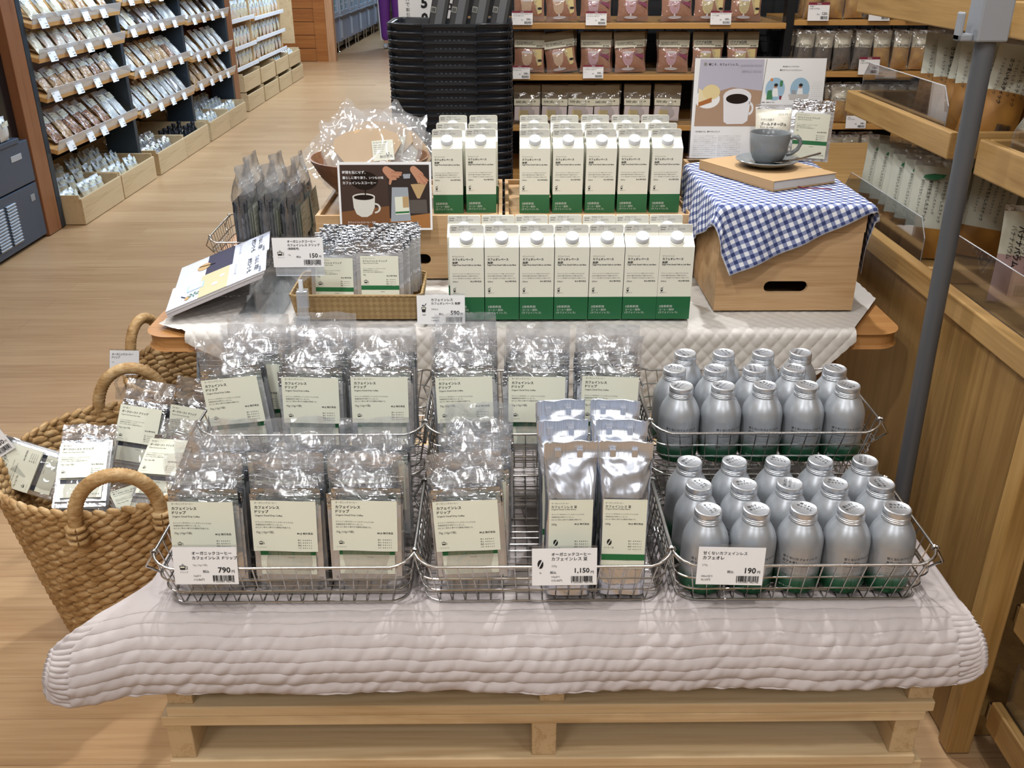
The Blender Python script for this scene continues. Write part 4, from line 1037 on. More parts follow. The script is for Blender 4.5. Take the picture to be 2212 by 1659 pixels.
b.text('無印良品スタッフがすすめる', X(606), Z(112), .038, m=INK, bold=.02); b.text('朝のカフェインレスメニュー', X(590), Z(134), .053, m=INK, bold=.03)
for c_, (x0, y0) in enumerate(((570, 240), (725, 240))):
    b.disc(X(x0), Z(y0), .023, .026, mat('print_blue', '#9fc0d8', .6), .0004)
    P_([(x0-12, y0-5), (x0+16, y0-5), (x0+24, y0+45), (x0-20, y0+45)], WHITE, .0007); b.disc(X(x0+2), Z(y0-18), .0042, .0048, PK, .0007); b.disc(X(x0+4), Z(y0-24), .0046, .0036, INK, .0009)
    if c_: P_([(x0-70, y0+30), (x0+60, y0+30), (x0+50, y0+62), (x0-60, y0+62)], mat('print_grey', '#c9c6c2', .6), .0009); P_([(x0-52, y0+5), (x0-28, y0+5), (x0-22, y0+30), (x0-46, y0+30)], SILP, .001)
    else: P_([(x0-46, y0+10), (x0-20, y0+5), (x0-10, y0+60), (x0-50, y0+62)], mat('print_green', '#3f7d52', .6), .0009); b.disc(X(x0-26), Z(y0-55), .0034, .0034, mat('print_orange', '#d88a4e', .6), .0009); P_([(x0+28, y0-50), (x0+46, y0-50), (x0+44, y0-16), (x0+27, y0-16)], mat('print_green'), .0009); P_([(x0+30, y0+40), (x0+46, y0+40), (x0+42, y0+62), (x0+32, y0+62)], RED, .0009)
b.text('仕事前、目覚めの一杯に', X(490), Z(322), .032, m=INK, bold=.02); b.text('ボトルに入れて、職場で', X(638), Z(342), .034, m=INK, bold=.02)
b.text('1日の始まりは、穏やかなリズムで', X(88), Z(500), .059, m=INK, bold=.02)
LINES = ('カフェインレスコーヒーは、味や香りはそのままに', 'カフェインだけを取り除いたコーヒーです。朝の一杯も', '寝る前の一杯も、気にせずに楽しめます。ゆっくりと', 'お湯を注いで、香りが広がる時間を過ごしませんか。')
for c_, (x0, y0, wd, n) in enumerate(((80, 524, .055, 11), (235, 524, .055, 11), (484, 340, .047, 5), (632, 362, .047, 3), (800, 200, .024, 9))):
    for k in range(n): b.text(LINES[(k+c_) % 4], X(x0), Z(y0+12*k), wd*(1 if (k+c_) % 4 else .9), m=GREYINK)
b.build('leaflet_print', lf)
q = MB(); q.box(-w_/2-.003, w_/2+.003, .0015, .0035, 0, h+.004, ACRYL); q.box(-w_/2-.003, w_/2+.003, .0035, .06, 0, .002, ACRYL); q.build('acrylic_stand', lf)

# ---------------------------------------------------------------- two leaflet stacks on a clear easel, facing the aisle
YEL = mat('leaflet_yellow', '#c6bc98', .6); DNV = mat('leaflet_navy', '#35334a', .6); LIL = mat('leaflet_lilac', '#c9cfe0', .55)
slope = R(20); yaw = R(-12)
rx = Vector((-sin(yaw)*-1*-1, -cos(yaw), 0)); rx = Vector((-sin(yaw), -cos(yaw), 0)); upv = Vector((cos(yaw), -sin(yaw), 0))*cos(slope)+Vector((0, 0, sin(slope)))
MX = Matrix((rx, upv, rx.cross(upv))).transposed().to_4x4()
U = lambda x, y, h: (x, y, h)
def leaflet(loc, n, label, band, seed):
    r = empty('leaflet_stack'); tag(r, label, 'leaflets', 'leaflet stacks on the clear easel'); r.matrix_world = Matrix.Translation(loc) @ MX
    rnd = random.Random(seed); w_, h = .0735, .222
    for k in range(n):
        b = MB(); o = .0025*k/n; b.box(-w_+rnd.uniform(-.001, .001), w_+rnd.uniform(-.001, .001), o, h-.012+.020*k/n*.7+rnd.uniform(-.001, .001), .0012*k, .0012*k+.0007, WHITE if k % 3 else mat('paper_pink', '#d9cfd4', .6)); b.build('leaflet_sheet', r)
    q = MB(); q.M = Matrix.Translation((0, .002, .0012*n)); q.rect(-w_, 0, w_, h, LIL, 0, U); q.rect(-w_, .070, w_, .135, band, .0003, U)
    q.text('ていねいに、時間を', -.055, .195, .10, m=INK, mp=U, bold=.03); q.text('かけたコーヒーを。', -.055, .178, .10, m=INK, mp=U, bold=.03)
    q.text('カフェインレスという選択', -.055, .148, .072, m=GREYINK, mp=U); q.text('MUJI 無印良品', .03, .205, .036, m=INK, mp=U, bold=.03)
    if band is YEL:
        q.rect(-.035, .040, .005, .078, mat('print_blue'), .0006, U); q.rect(-.032, .043, .002, .075, LIL, .0008, U)
        for k in range(7): q.poly([(.035+.014*cos(a), .058+.014*sin(a)) for a in (k*.9, k*.9+.28, k*.9+.12)]+[(.035, .058)], mat('print_green'), .001, U)
        q.disc(.018, .105, .010, .007, LIL, .0006, U); q.disc(-.02, .12, .008, .006, LIL, .0006, U); q.disc(.045, .045, .010, .006, KRAFT, .0009, U); q.tube([(.02, .03, .001), (.035, .04, .001)], .0012, DNV, 4)
    else: q.disc(.0, .062, .024, .016, KRAFT, .0006, U); q.tube([(-.01, .05, .001), (.01, .09, .001)], .001, INK, 4)
    q.build('cover_print', r)
    return r
p0 = Vector((-.692, 1.790, CZ+.006))-rx*.0735
leaflet(p0, 11, 'stack of lilac leaflets with a yellow band, at the front corner of the table', YEL, 1)
leaflet(p0+rx*-.152+MX.to_3x3() @ Vector((0, .004, 0)), 9, 'stack of lilac leaflets with a navy band, behind the yellow-banded stack', DNV, 2)
ez = empty('acrylic_easel', (-.560, 1.93, CZ+.001)); tag(ez, 'clear acrylic easel holding both leaflet stacks on the white cloth', 'easel')
b = MB(); b.M = Matrix.Translation(p0-Vector((-.560, 1.93, CZ+.001))) @ MX; b.box(-.078, .0, .0, .225, -.005, -.002, ACRYL); b.box(-.228, -.078, .0, .225, -.005, -.002, ACRYL); b.build('back_plate', ez)
b = MB(); b.box(.005, .10, -.11, .17, 0, .002, ACRYL); b.box(.04, .043, -.10, .17, .002, .060, ACRYL); b.build('foot_plate', ez)

# ---------------------------------------------------------------- coffee pouches in the table's wire basket, edges towards the aisle
spots = [(-.632, 2.170), (-.575, 2.170), (-.520, 2.170), (-.630, 2.285), (-.572, 2.285), (-.515, 2.285)]
for k, (x, y) in enumerate(spots):
    KT_.put((x+.022, y, CZ+.012), (-.05*(k > 2), .06*sin(k*2.), R(90)+.08*sin(k*3.1)), f'clear coffee pouch showing sachet edges, {ORD[k % 3]} from the aisle, {("front", "back")[k > 2]} row of the table basket', 'clear pouches in the table wire basket')

# ================================================================ woven baskets on the floor by the aisle
HYA = mat('water_hyacinth', '#b08d5e', .7); t = NT(HYA)
n1 = t.noise(t.coord('Object', (60, 60, 200)), 1, 3); n2 = t.noise(t.coord(), 26, 2)
t.link(t.ramp(t.math('ADD', t.math('MULTIPLY', n1, .5), t.math('MULTIPLY', n2, .5)), [(.32, '#8a6639'), (.5, '#b18d5d'), (.68, '#cdb084')]), t.b.inputs['Base Color']); t.bump(n1, .5, .002)
HYD = mat('basket_inside', '#8a6a40', .8)
LUMP = []
for j in range(1, 4):
    for k in range(6): LUMP.append((cos(pi*j/4), sin(pi*j/4)*cos(2*pi*k/6), sin(pi*j/4)*sin(2*pi*k/6)))
LUMP = [(1, 0, 0)]+LUMP+[(-1, 0, 0)]
LF = [(0, 1+k, 1+(k+1) % 6) for k in range(6)]+[(1+j*6+k, 1+(j+1)*6+k, 1+(j+1)*6+(k+1) % 6, 1+j*6+(k+1) % 6) for j in range(2) for k in range(6)]+[(19, 13+(k+1) % 6, 13+k) for k in range(6)]
def braid_ring(b, r, z, n, ln, rad, tilt, off, wob=0.):
    for k in range(n):
        a = 2*pi*(k+off)/n; T = Vector((-sin(a), cos(a), 0)); N = Vector((cos(a), sin(a), 0)); U = Vector((0, 0, 1))
        d = (T*cos(tilt)+U*sin(tilt)); u = (U*cos(tilt)-T*sin(tilt)); c = N*r+U*(z+wob*sin(3*a+1)); s = 1+.18*noise.noise(Vector((k*1.7, z*90, r)))
        b.add([c+d*(p[0]*ln*s)+u*(p[1]*rad*s)+N*(p[2]*rad*.8) for p in LUMP], LF, HYA)
def make_woven(r0, r1, H, nrow):
    r = empty('woven_basket'); b = MB()
    for j in range(nrow):
        v = j/(nrow-1); rr = r0+(r1-r0)*v**.9; n = int(30+16*v)
        braid_ring(b, rr, .012+v*(H-.028), n, pi*rr/n*1.42, H/nrow*.66, .34 if j % 2 else .28, .5*(j % 2)+.13*j, .004*v)
    b.build('basket_body', r, smooth=180)
    b = MB()
    for s_ in (0, 1): braid_ring(b, r1+.003, H-.004+.008*s_, 58, pi*r1/58*1.4, .0085, -.5 if s_ else .5, .5*s_, .004)
    b.build('rim_braid', r, smooth=180)
    b = MB(); b.lathe([(r0*.98-.005, .008), (r0-.002, .012), (r1-.002, H-.012)], HYD, 40, caps=False)
    b.disc(0, 0, r0+.035, r0+.035, HYD, 0, lambda x, y, h: (x, y, .20), 40); b.build('lining', r)
    return r
def woven_handle(r, ang, r1, H, w_, hh, lean, n=20):
    b = MB(); T = Vector((-sin(ang), cos(ang), 0)); N = Vector((cos(ang), sin(ang), 0)); pts = []
    for k in range(n+1):
        a = pi*k/n; pts.append(N*(r1-.004+lean*sin(a)**1.3*hh)+T*(-cos(a)*w_)+Vector((0, 0, H-.03+hh*sin(a)**.8)))
    P = []
    for i in range(n*4+1):
        q = i/4; k = min(n-1, int(q)); f = q-k; P.append(pts[k].lerp(pts[k+1], f))
    b.tube(P, [.0125+.0016*(i % 2)*(1 if i % 4 else .3) for i in range(len(P))], HYA, 10)
    for sgn in (0, -1):
        p = P[sgn]
        for k in range(3): b.tube([p+N*.016*cos(a)+T*.016*sin(a)+Vector((0, 0, .012-.014*k)) for a in [2*pi*j/8 for j in range(9)]], .006, HYA, 6)
    return b.build('handle', r, smooth=70)
wb = make_woven(.150, .232, .455, 28); wb.location = (-.800, 1.690, .002); tag(wb, 'round woven water-hyacinth basket beside the quilted pallets, full of clear pouches', 'basket')
woven_handle(wb, -pi/2+.34, .232, .455, .075, .115, .12); woven_handle(wb, pi/2+.22, .232, .455, .078, .125, .05)
wb2 = make_woven(.145, .216, .445, 27); wb2.location = (-.738, 2.180, .002); tag(wb2, 'second woven water-hyacinth basket half hidden under the table end', 'basket')
woven_handle(wb2, pi-.35, .216, .445, .065, .125, .02); woven_handle(wb2, -.35, .216, .445, .07, .10, -.6)
GB = 'navy-banded pouches in the woven baskets'
for loc, rot, lab in (
    ((-.835, 1.545, .405), (-.98, .10, .20), 'clear pouch with navy band lying in front in the near woven basket'),
    ((-.700, 1.565, .400), (-.92, -.08, -.30), 'clear pouch with navy band beside the handle in the near woven basket'),
    ((-.925, 1.705, .385), (-.72, -.95, .95), 'clear pouch showing sachet edges at the aisle side of the near woven basket'),
    ((-.790, 1.715, .395), (-.55, .12, -.10), 'clear pouch leaning in the middle of the near woven basket'),
    ((-.680, 1.745, .385), (-.35, .05, -.25), 'clear pouch standing at the back of the near woven basket, beside the wire basket'),
    ((-.770, 1.690, .260), (-1.40, 0, .6), 'clear pouch lying underneath the others in the near woven basket'),
    ((-.675, 2.015, .385), (-.55, .50, 1.0), 'clear pouch with fanned sachet edges in the woven basket under the table'),
    ((-.725, 2.130, .405), (-.55, .5, .80), 'clear pouch with label turned sideways in the woven basket under the table'),
    ((-.765, 2.160, .235), (-1.45, 0, .2), 'clear pouch lying at the bottom of the woven basket under the table')):
    KN.put(loc, rot, lab, GB)
o = card((-1.040, 1.665, .462), (-.25, -.50, .30), 'small tilted price card clipped to the rim of the near woven basket', .085, .062, ('オーガニックコーヒー', 'ダークロースト ドリップ'), 0, '750', ('10g当り', '107.14円'), '70g (10g×7袋)', group='price cards on the woven baskets')
q = MB(); q.tube([(-.012, .004, .004), (-.02, .006, -.02), (-.005, .008, -.05), (.012, .006, -.022), (.012, .004, .004)], .004, ACRYL, 6); q.box(-.01, .02, .0, .02, -.06, -.03, ACRYL); q.build('clear_clip', o)
o = card((-.925, 2.06, .470), (-.2, .35, .95), 'price card clipped sideways to the rim of the woven basket under the table', .080, .060, ('オーガニックコーヒー', 'ドリップ'), 0, '750', ('10g当り',), '70g', group='price cards on the woven baskets')
q = MB(); q.tube([(-.012, .004, .004), (-.02, .006, -.02), (-.005, .008, -.05), (.012, .006, -.022), (.012, .004, .004)], .004, ACRYL, 6); q.box(-.01, .02, .0, .02, -.06, -.03, ACRYL); q.build('clear_clip', o)

# ================================================================ wall shelves along the aisle
UPM = mat('upright_steel', '#2e3a45', .45, .3)
shf = empty('aisle_shelf', (-2.6, 6.9, 0)); tag(shf, 'long wall shelf of slanted wooden boards between dark steel uprights along the aisle', 'shelf')
def wpart(n, root, *a, m, bev=.003): return part(n, *a, m, root, bev)
UY = (5.06, 6.33, 7.58, 8.80)
for y in UY: wpart('upright', shf, -2.66, -2.455, y, y+.05, .004, 1.9, m=UPM)
wpart('back_panel', shf, -3.05, -3.02, 5.06, 8.85, .004, 1.9, m=mat('shelf_back', '#3a2c22', .7))
LEV = ((.405, .677, .877, 1.045), (.392, .642, .90, 1.09), (.40, .616, .886, 1.09))
TILT = R(16)
def slanted(root, y0, y1, z, depth=.42, x=-2.42):
    """one slanted shelf board whose front edge sits at height z, with its clear front guard"""
    M = Matrix.Translation(Vector((x, 0, z))-root.location) @ Matrix.Rotation(TILT, 4, 'Y')
    b = MB(); b.box(-depth, 0, y0, y1, -.012, .012, SHELFW, M); b.build('shelf_board', root, bev=.002)
    b = MB(); b.box(-.004, 0, y0, y1, .012, .062, GUARD, M); b.build('acrylic_guard', root)
for bay in range(3):
    for z in LEV[bay]: slanted(shf, UY[bay]+.055, UY[bay+1]-.005, z)
ep = empty('shelf_end_post', (-2.5, 4.99, 0)); tag(ep, 'brown wooden end post between the refrigerator and the wall shelf', 'post')
wpart('post_board', ep, -3.4, -2.455, 4.905, 5.055, .004, 1.9, m=POSTW)
ep = empty('shelf_end_post', (-2.5, 8.93, 0)); tag(ep, 'brown wooden end post at the far end of the long wall shelf', 'post')
wpart('post_board', ep, -3.4, -2.455, 8.86, 9.02, .004, 1.9, m=POSTW)

# simple bagged goods, each kind one thing with its film, contents and label
def goods(name, w_, h, t, body, head, frac, lab=None, seed=0, lines=2, lz=None, filmy=True, labm=CREAM):
    r = empty(name)
    b = MB(); pillow(b, w_, h, t, body, FILMB if filmy else head, seed, 8, 12, .08)
    if head is not body:
        for i, f in enumerate(b.f):
            zz = b.v[f[0]][2]/h
            if frac <= zz < .92: b.m[i] = b.mi(head)
    b.build('bag_body', r, smooth=60)
    if lab:
        q = MB(); M = lambda x, y, hh: (x, -t*.5-.001-hh+abs(x)**2*3, y); lz = lz or h*.6
        q.rect(-w_*.36, lz, w_*.36, lz+h*.22, labm, .0002, M, 4); q.text(lab, -w_*.31, lz+h*.14, w_*.30, m=INK, mp=M)
        for k in range(lines): q.text('国産素材を使った焼菓子', -w_*.31, lz+h*(.085-.04*k), w_*.36, m=INK, mp=M)
        q.text('無印良品', w_*.33, lz+h*.03, w_*.2, m=INK, mp=M, bold=.03, al='r'); q.build('paper_label', r)
    return r
def bump_mat(name, c1, c2, sc=60, rough=.5, c3=None):
    m = mat(name, c1, rough); t = NT(m); v = t.add('TexVoronoi'); v.inputs['Scale'].default_value = sc; t.link(t.coord(), v.inputs['Vector'])
    t.link(t.ramp(v.outputs['Distance'], [(.15, c1), (.55, c2), (.9, c3 or c2)]), t.b.inputs['Base Color']); t.bump(v.outputs['Distance'], .6, .004); return m
CONT = {'cream': bump_mat('bag_cream', '#e6dfc8', '#d8cfb4', 40), 'nut': bump_mat('bag_nuts', '#d3b58c', '#a37c55', 45), 'cookie': bump_mat('bag_cookies', '#b5794e', '#5b3a2b', 55, .5, '#cf9c68'),
        'pink': bump_mat('bag_pink', '#e2c3b4', '#d9d2c4', 45), 'pale': bump_mat('bag_pale', '#d7d9d6', '#bcc0c2', 30), 'silver': SILVER, 'kraft': fabric('bag_kraft', '#b79873', '#a98a66', 900, .2, .6),
        'dark': bump_mat('bag_dark', '#3a2b25', '#1d1614', 50), 'yellow': bump_mat('bag_yellow', '#d9b463', '#c99a44', 40), 'white': fabric('bag_white', '#dcdfdf', '#cfd4d6', 700, .2, .5)}
WBAG = mat('bag_header', '#d5dfe8', .25)
for m_ in list(CONT.values())+[WBAG]:
    if m_ is SILVER: continue
    bb = m_.node_tree.nodes['Principled BSDF']; bb.inputs['Coat Weight'].default_value = .9; bb.inputs['Coat Roughness'].default_value = .07
    tt = NT(m_); bu = tt.add('Bump'); bu.inputs['Strength'].default_value = .8; bu.inputs['Distance'].default_value = .01
    tt.link(tt.noise(tt.coord(), 26, 2, .5, 1.), bu.inputs['Height']); tt.link(bu.outputs[0], bb.inputs['Coat Normal'])
WALLK = {}
def wallbag(kind, tall):
    key = (kind, tall)
    if key not in WALLK:
        hd = WBAG if kind in ('cream', 'nut', 'cookie', 'pink', 'pale') else CONT[kind]
        WALLK[key] = Kind(goods('snack_bag', .105, .20 if tall else .135, .035, CONT[kind], hd, .55, '焼菓子', len(WALLK), 2, None, True), 'snack bag')
    return WALLK[key]
ROWS = {(0, 3): ('cream cream cream nut nut cream nut', 0), (0, 2): ('cream pink pink pink nut cream cream nut', 0), (0, 1): ('nut nut nut nut nut cookie nut pale', 0), (0, 0): ('cookie nut cookie cookie cookie cookie pale pale', 1),
        (1, 3): ('pale cream pale dark pale silver', 0), (1, 2): ('pale cream dark silver silver dark pale pale', 1), (1, 1): ('pale kraft pale kraft kraft kraft cookie pale', 1), (1, 0): ('pale pale cream pale pale pale silver pale', 1),
        (2, 3): ('white dark pale white dark pale', 0), (2, 2): ('white pale white dark white pale', 1), (2, 1): ('white white white pale white white', 1), (2, 0): ('kraft kraft white kraft kraft white', 1)}
ADJ = {'cream': 'cream biscuit', 'nut': 'nut snack', 'cookie': 'dark cookie', 'pink': 'pinkish sweet', 'pale': 'pale clear', 'silver': 'silver foil', 'kraft': 'brown paper', 'dark': 'dark brown', 'white': 'white'}
BAYN = ('fridge-side', 'middle', 'far'); LEVN = ('lowest', 'second', 'third', 'top')
rnd = random.Random(9)
for (bay, lv), (s, tall) in ROWS.items():
    ks = s.split(); z = LEV[bay][lv]; y0, y1 = UY[bay]+.11, UY[bay+1]-.06; dy = (y1-y0)/len(ks)
    for j, kd in enumerate(ks):
        lean = -R(40 if tall else 34)
        # bags face the aisle (+X) and lean back on the slanted board
        o = wallbag(kd, tall).put((-2.452-.012*(0), y0+dy*(j+.5), z+.032), (lean+rnd.uniform(-.05, .05), rnd.uniform(-.10, .10), pi/2+rnd.uniform(-.10, .10)),
            f'{ADJ[kd]} bag, {ORD[j]} from the fridge end {LEVN[lv]} slanted board, {BAYN[bay]} bay', 'snack bags on the wall shelf')
# small price tags on the guards
tg = empty('shelf_tag'); b = MB(); b.M = Matrix.Scale(1.4, 4); b.rect(-.032, 0, .032, .045, WHITE, 0); b.rect(.032, 0, -.032, .045, WHITE, -.0008); b.text('焼菓子', -.027, .036, .014, m=INK); b.text('国産素材', -.027, .029, .018, m=GREYINK); b.text('税込250円', .028, .014, .022, m=INK, al='r'); barcode(b, .006, .005, .028, .009, n=12); b.build('printed_tag', tg)
KT = Kind(tg, 'price tag')
for bay in range(3):
    for lv in range(4):
        n = 4
        for j in range(n):
            y = UY[bay]+.16+(j+rnd.uniform(-.15, .15))*(1.0/(n-.3)); KT.put((-2.396, y, LEV[bay][lv]-.012), (-.27, 0, pi/2), f'small white price tag, {ORD[j]} from the fridge end, {LEVN[lv]} shelf of the {BAYN[bay]} bay', 'price tags on the wall shelf')
# wooden boxes on the floor
def floor_box(name='wooden_box', L=.60, D=.55, H=.145):
    r = empty(name)
    for n, a in (('front_board', (-L/2, L/2, 0, .014, 0, H)), ('side_board', (-L/2, -L/2+.012, .014, D, 0, H+.02)), ('side_board', (L/2-.012, L/2, .014, D, 0, H+.02)), ('back_board', (-L/2+.012, L/2-.012, D-.012, D, 0, H+.03)), ('base_board', (-L/2+.012, L/2-.012, .014, D-.012, .004, .05))):
        b = MB(); b.box(*a, wood('box_front', '#cbb38d', '#b79d74', 0, .9, .5)); b.build(n, r, bev=.002)
    return r
KX = Kind(floor_box(), 'box'); BY = (5.42, 6.02, 6.69, 7.28, 7.92, 8.49)
for k, y in enumerate(BY):
    o = KX.put((-2.35, y, .003), (0, 0, pi/2), f'pale wooden box on the floor, {ORD[k]} from the fridge under the wall shelf', 'floor boxes under the wall shelf'); o.scale = (.975 if k < 4 else .93, 1, 1)
small = {}
def smallbag(kd):
    if kd not in small: small[kd] = Kind(goods('small_bag', .085, .115, .045, CONT[kd], WBAG if kd != 'silver' else SILVER, .5, '菓子', 3, 1), 'snack bag')
    return small[kd]
def make_jar():
    r = empty('dark_bottle'); b = MB(); b.lathe([(.024, 0), (.027, .004), (.027, .075), (.014, .098), (.013, .105)], mat('bottle_glass', '#20242a', .15), 20); b.build('bottle_body', r, smooth=50)
    b = MB(); b.lathe([(.016, .105), (.0165, .107), (.0165, .125), (.015, .127)], BLACKP, 20); b.build('cap', r, smooth=40)
    q = MB(); q.grid(lambda u, v: (.0275*sin((u-.5)*2), -.0275*cos((u-.5)*2), .02+.04*v), 8, 1, CREAM); q.build('paper_label', r); return r
KJ = Kind(make_jar(), 'bottle')
for k, y in enumerate(BY):
    kd = ('cream', 'cream', 'silver', None, 'pale', 'pale')[k]
    for i in range(3):
        for j in range(5):
            yy = y-.215+.107*j+rnd.uniform(-.012, .012); xx = -2.44-.115*i
            nm = f'{ORD[j]} from the fridge, {("front", "middle", "back")[i]} row of the {ORD[k]} floor box'
            if kd: smallbag(kd).put((xx, yy, .066+.030*i), (-.40, rnd.uniform(-.15, .15), pi/2+rnd.uniform(-.25, .25)), f'small {ADJ[kd]} bag, '+nm, 'small bags in the floor boxes')
            elif i < 2: KJ.put((xx, yy, .0565), (0, 0, pi/2), 'dark capped bottle, '+nm, 'dark bottles in the floor box')

# ---------------------------------------------------------------- refrigerator at the frame edge
fr = empty('display_refrigerator', (-2.8, 4.4, 0)); tag(fr, 'slate blue open refrigerator with louvered vents, cut by the frame edge', 'refrigerator')
FRB = mat('fridge_blue', '#3d4a5c', .4); FRD = mat('fridge_glass', '#0d1319', .15); FRW = mat('vent_white', '#b9c4d2', .5)
def fp(n, *a, m, bev=.004): return wpart(n, fr, *a, m=m, bev=bev)
fp('lower_body', -3.3, -2.462, 3.4, 4.895, .02, .30, m=FRB); fp('upper_body', -3.3, -2.462, 3.4, 4.895, .308, .52, m=FRB); fp('kick_strip', -3.2, -2.49, 3.42, 4.88, 0.003, .02, m=BLACKP)
fp('glass_front', -3.3, -2.50, 3.4, 4.895, .525, 1.9, m=FRD, bev=.002); fp('ledge', -2.52, -2.455, 3.4, 4.80, .52, .545, m=FRB); fp('maker_plate', -2.463, -2.459, 4.69, 4.80, .438, .468, m=mat('plate_grey', '#a9adb3', .4)); fp('power_label', -2.463, -2.459, 4.80, 4.845, .215, .250, m=GREYC)
for y0, y1 in ((4.20, 4.36), (4.40, 4.505), (4.535, 4.63)):
    b = MB()
    for k in range(13):
        z = .055+k*.0155; b.add([(-2.459, y0, z), (-2.459, y1, z), (-2.452, y1, z+.010), (-2.452, y0, z+.010), (-2.461, y1, z+.0125), (-2.461, y0, z+.0125)], [(0, 1, 2, 3), (3, 2, 4, 5)], FRW)
    o = b.build('vent_grille', fr); o.location = (2.8, -4.4, 0)
for k in range(4):
    smallbag('white').put((-2.464, 4.2+.16*k, .549), (-.04, 0, pi/2), f'white packet on the refrigerator ledge, {ORD[3-k]} from the brown post', 'packets on the refrigerator ledge')

# ---------------------------------------------------------------- second wall unit: stepped shelves over stacked boxes
st = empty('stepped_shelf', (-2.6, 10.8, 0)); tag(st, 'stepped pale wooden shelf unit with price rails beyond the far brown post', 'shelf')
RAILW = mat('price_rail', '#dfe2e8', .5)
STEP = ((9.10, 9.95, (.378, .560, .80)), (9.95, 11.3, (.385, .575, .775)))
for y0, y1, zs in STEP:
    for z in zs:
        wpart('shelf_board', st, -2.95, -2.48, y0, y1-.02, z-.018, z, m=SHELFW); wpart('price_rail', st, -2.482, -2.474, y0, y1-.02, z-.016, z+.022, m=RAILW)
    wpart('side_panel', st, -2.95, -2.52, y1-.02, y1, .37, 1.2, m=BOXW)
wpart('side_panel', st, -2.95, -2.52, 11.95, 11.97, .37, 1.2, m=BOXW)
k = 0
for c in range(4):
    for lv in range(2):
        o = KX.put((-2.42-.02*lv, 9.46+c*.68, .004+.172*lv), (0, 0, pi/2), f'{("lower", "upper")[lv]} wooden box, {ORD[c]} pair from the far brown post, under the stepped shelf', 'stacked boxes under the stepped shelf'); o.scale = (1.04, .85, 1)
FARK = {'rose': Kind(goods('pink_snack_bag', .10, .165, .04, CONT['pink'], WBAG, .5, '菓子', 2), 'snack bag'), 'ivory': Kind(goods('ivory_snack_bag', .10, .165, .04, CONT['cream'], WBAG, .5, '菓子', 4), 'snack bag')}
for s_, (y0, y1, zs) in enumerate(STEP):
    n = (6, 8)[s_]
    for lv, z in enumerate(zs):
        for j in range(n):
            kd = ('rose', 'ivory')[(lv+j//3) % 2]
            FARK[kd].put((-2.535, y0+.07+(y1-y0-.16)*j/(n-1), z+.005), (-.12, rnd.uniform(-.05, .05), pi/2+rnd.uniform(-.2, .2)), f'{kd} snack bag, {ORD[j]} along, {("lowest", "middle", "top")[lv]} board of the {("near", "far")[s_]} stepped section', 'snack bags on the stepped shelf')
for c in range(2, 4):
    for j in range(5): smallbag('white').put((-2.50, 9.25+c*.68+.1*j, .24), (-.45, rnd.uniform(-.2, .2), pi/2), f'white bag in the {ORD[c]} upper box, {ORD[j]} from its near end', 'white bags in the stacked boxes')

# ---------------------------------------------------------------- freezers beyond the partition
FRG = mat('freezer_grey', '#8f97ab', .4); FRS = mat('freezer_frame', '#b3bccb', .35, .2); FGL = mat('freezer_glass', '#6f95a3', .1, 0, .8)
def make_freezer():
    r = empty('upright_freezer')
    for n, a, m in (('lower_front', (-.42, .42, 0, .6, .16, .50), FRG), ('door_sill', (-.425, .425, -.03, .6, .505, .53), FRS), ('cabinet', (-.42, .42, .03, .6, .53, 1.95), FRS), ('kick_space', (-.42, .42, .08, .6, .06, .16), BLACKP), ('info_sheet', (-.40, -.22, -.004, .0, .20, .46), FRW)):
        b = MB(); b.box(*a, m); b.build(n, r, bev=.003)
    for x in (-.21, .21):
        b = MB()
        for a in ((-.205, -.165, .535, 1.9), (.165, .205, .535, 1.9), (-.165, .165, .535, .58), (-.165, .165, 1.85, 1.9)): b.box(x+a[0], x+a[1], -.02, .03, a[2], a[3], FRS)
        d = b.build('glass_door', r)
        g = MB(); g.box(x-.165, x+.165, .0, .012, .58, 1.85, FGL); g.build('door_pane', d)
        for k in range(3): s_ = MB(); s_.box(x-.16, x+.16, -.0015, -.0005, .66+.2*k, .668+.2*k, WHITE); s_.build('inner_rail', d)
    for x in (-.36, .36):
        b = MB(); b.lathe([(.025, 0), (.025, .012), (.012, .02), (.012, .17)], STEEL, 10, Matrix.Translation((x, .06, 0))); b.build('leg', r)
    return r
KF = Kind(make_freezer(), 'freezer')
for k in range(6): KF.put((-2.42+.02*k, 14.2+.88*k, .002), (0, 0, pi/2), f'grey glass-doored freezer, {ORD[k]} beyond the brown partition', 'freezers along the far aisle')

# ---------------------------------------------------------------- shopper in the far aisle
pr = empty('person', (-1.72, 15.4, 0)); tag(pr, 'person in purple trousers with a white side stripe standing in the far aisle', 'person')
def skinned(name, pts, edges, rad, m, sub=2):
    me = bpy.data.meshes.new(name); me.from_pydata(pts, edges, []); me.materials.append(m); o = bpy.data.objects.new(name, me); COL.objects.link(o); o.parent = pr
    s = o.modifiers.new('skin', 'SKIN'); s.use_smooth_shade = True
    for v, r_ in zip(me.skin_vertices[0].data, rad): v.radius = r_ if isinstance(r_, tuple) else (r_, r_)
    me.skin_vertices[0].data[0].use_root = True
    d = o.modifiers.new('smooth', 'SUBSURF'); d.levels = sub; d.render_levels = sub; return o
SKIN = mat('skin', '#c99a7c', .55); TROU = mat('purple_trousers', '#6b2f8a', .7); JACK = mat('dark_jacket', '#2f3442', .8); HAIR = mat('dark_hair', '#1d1613', .6); SHOE = mat('pale_shoe', '#b9c0c4', .6)
body = [(0, 0, .95), (0, 0, 1.15), (0, .0, 1.35), (0, .01, 1.46), (0, -.01, 1.54), (0, -.02, 1.63), (0, -.01, 1.70)]
E_ = [(0, 1), (1, 2), (2, 3), (3, 4), (4, 5), (5, 6)]; rad = [(.155, .115), (.14, .105), (.16, .11), (.06, .06), (.055, .055), (.078, .092), (.06, .07)]
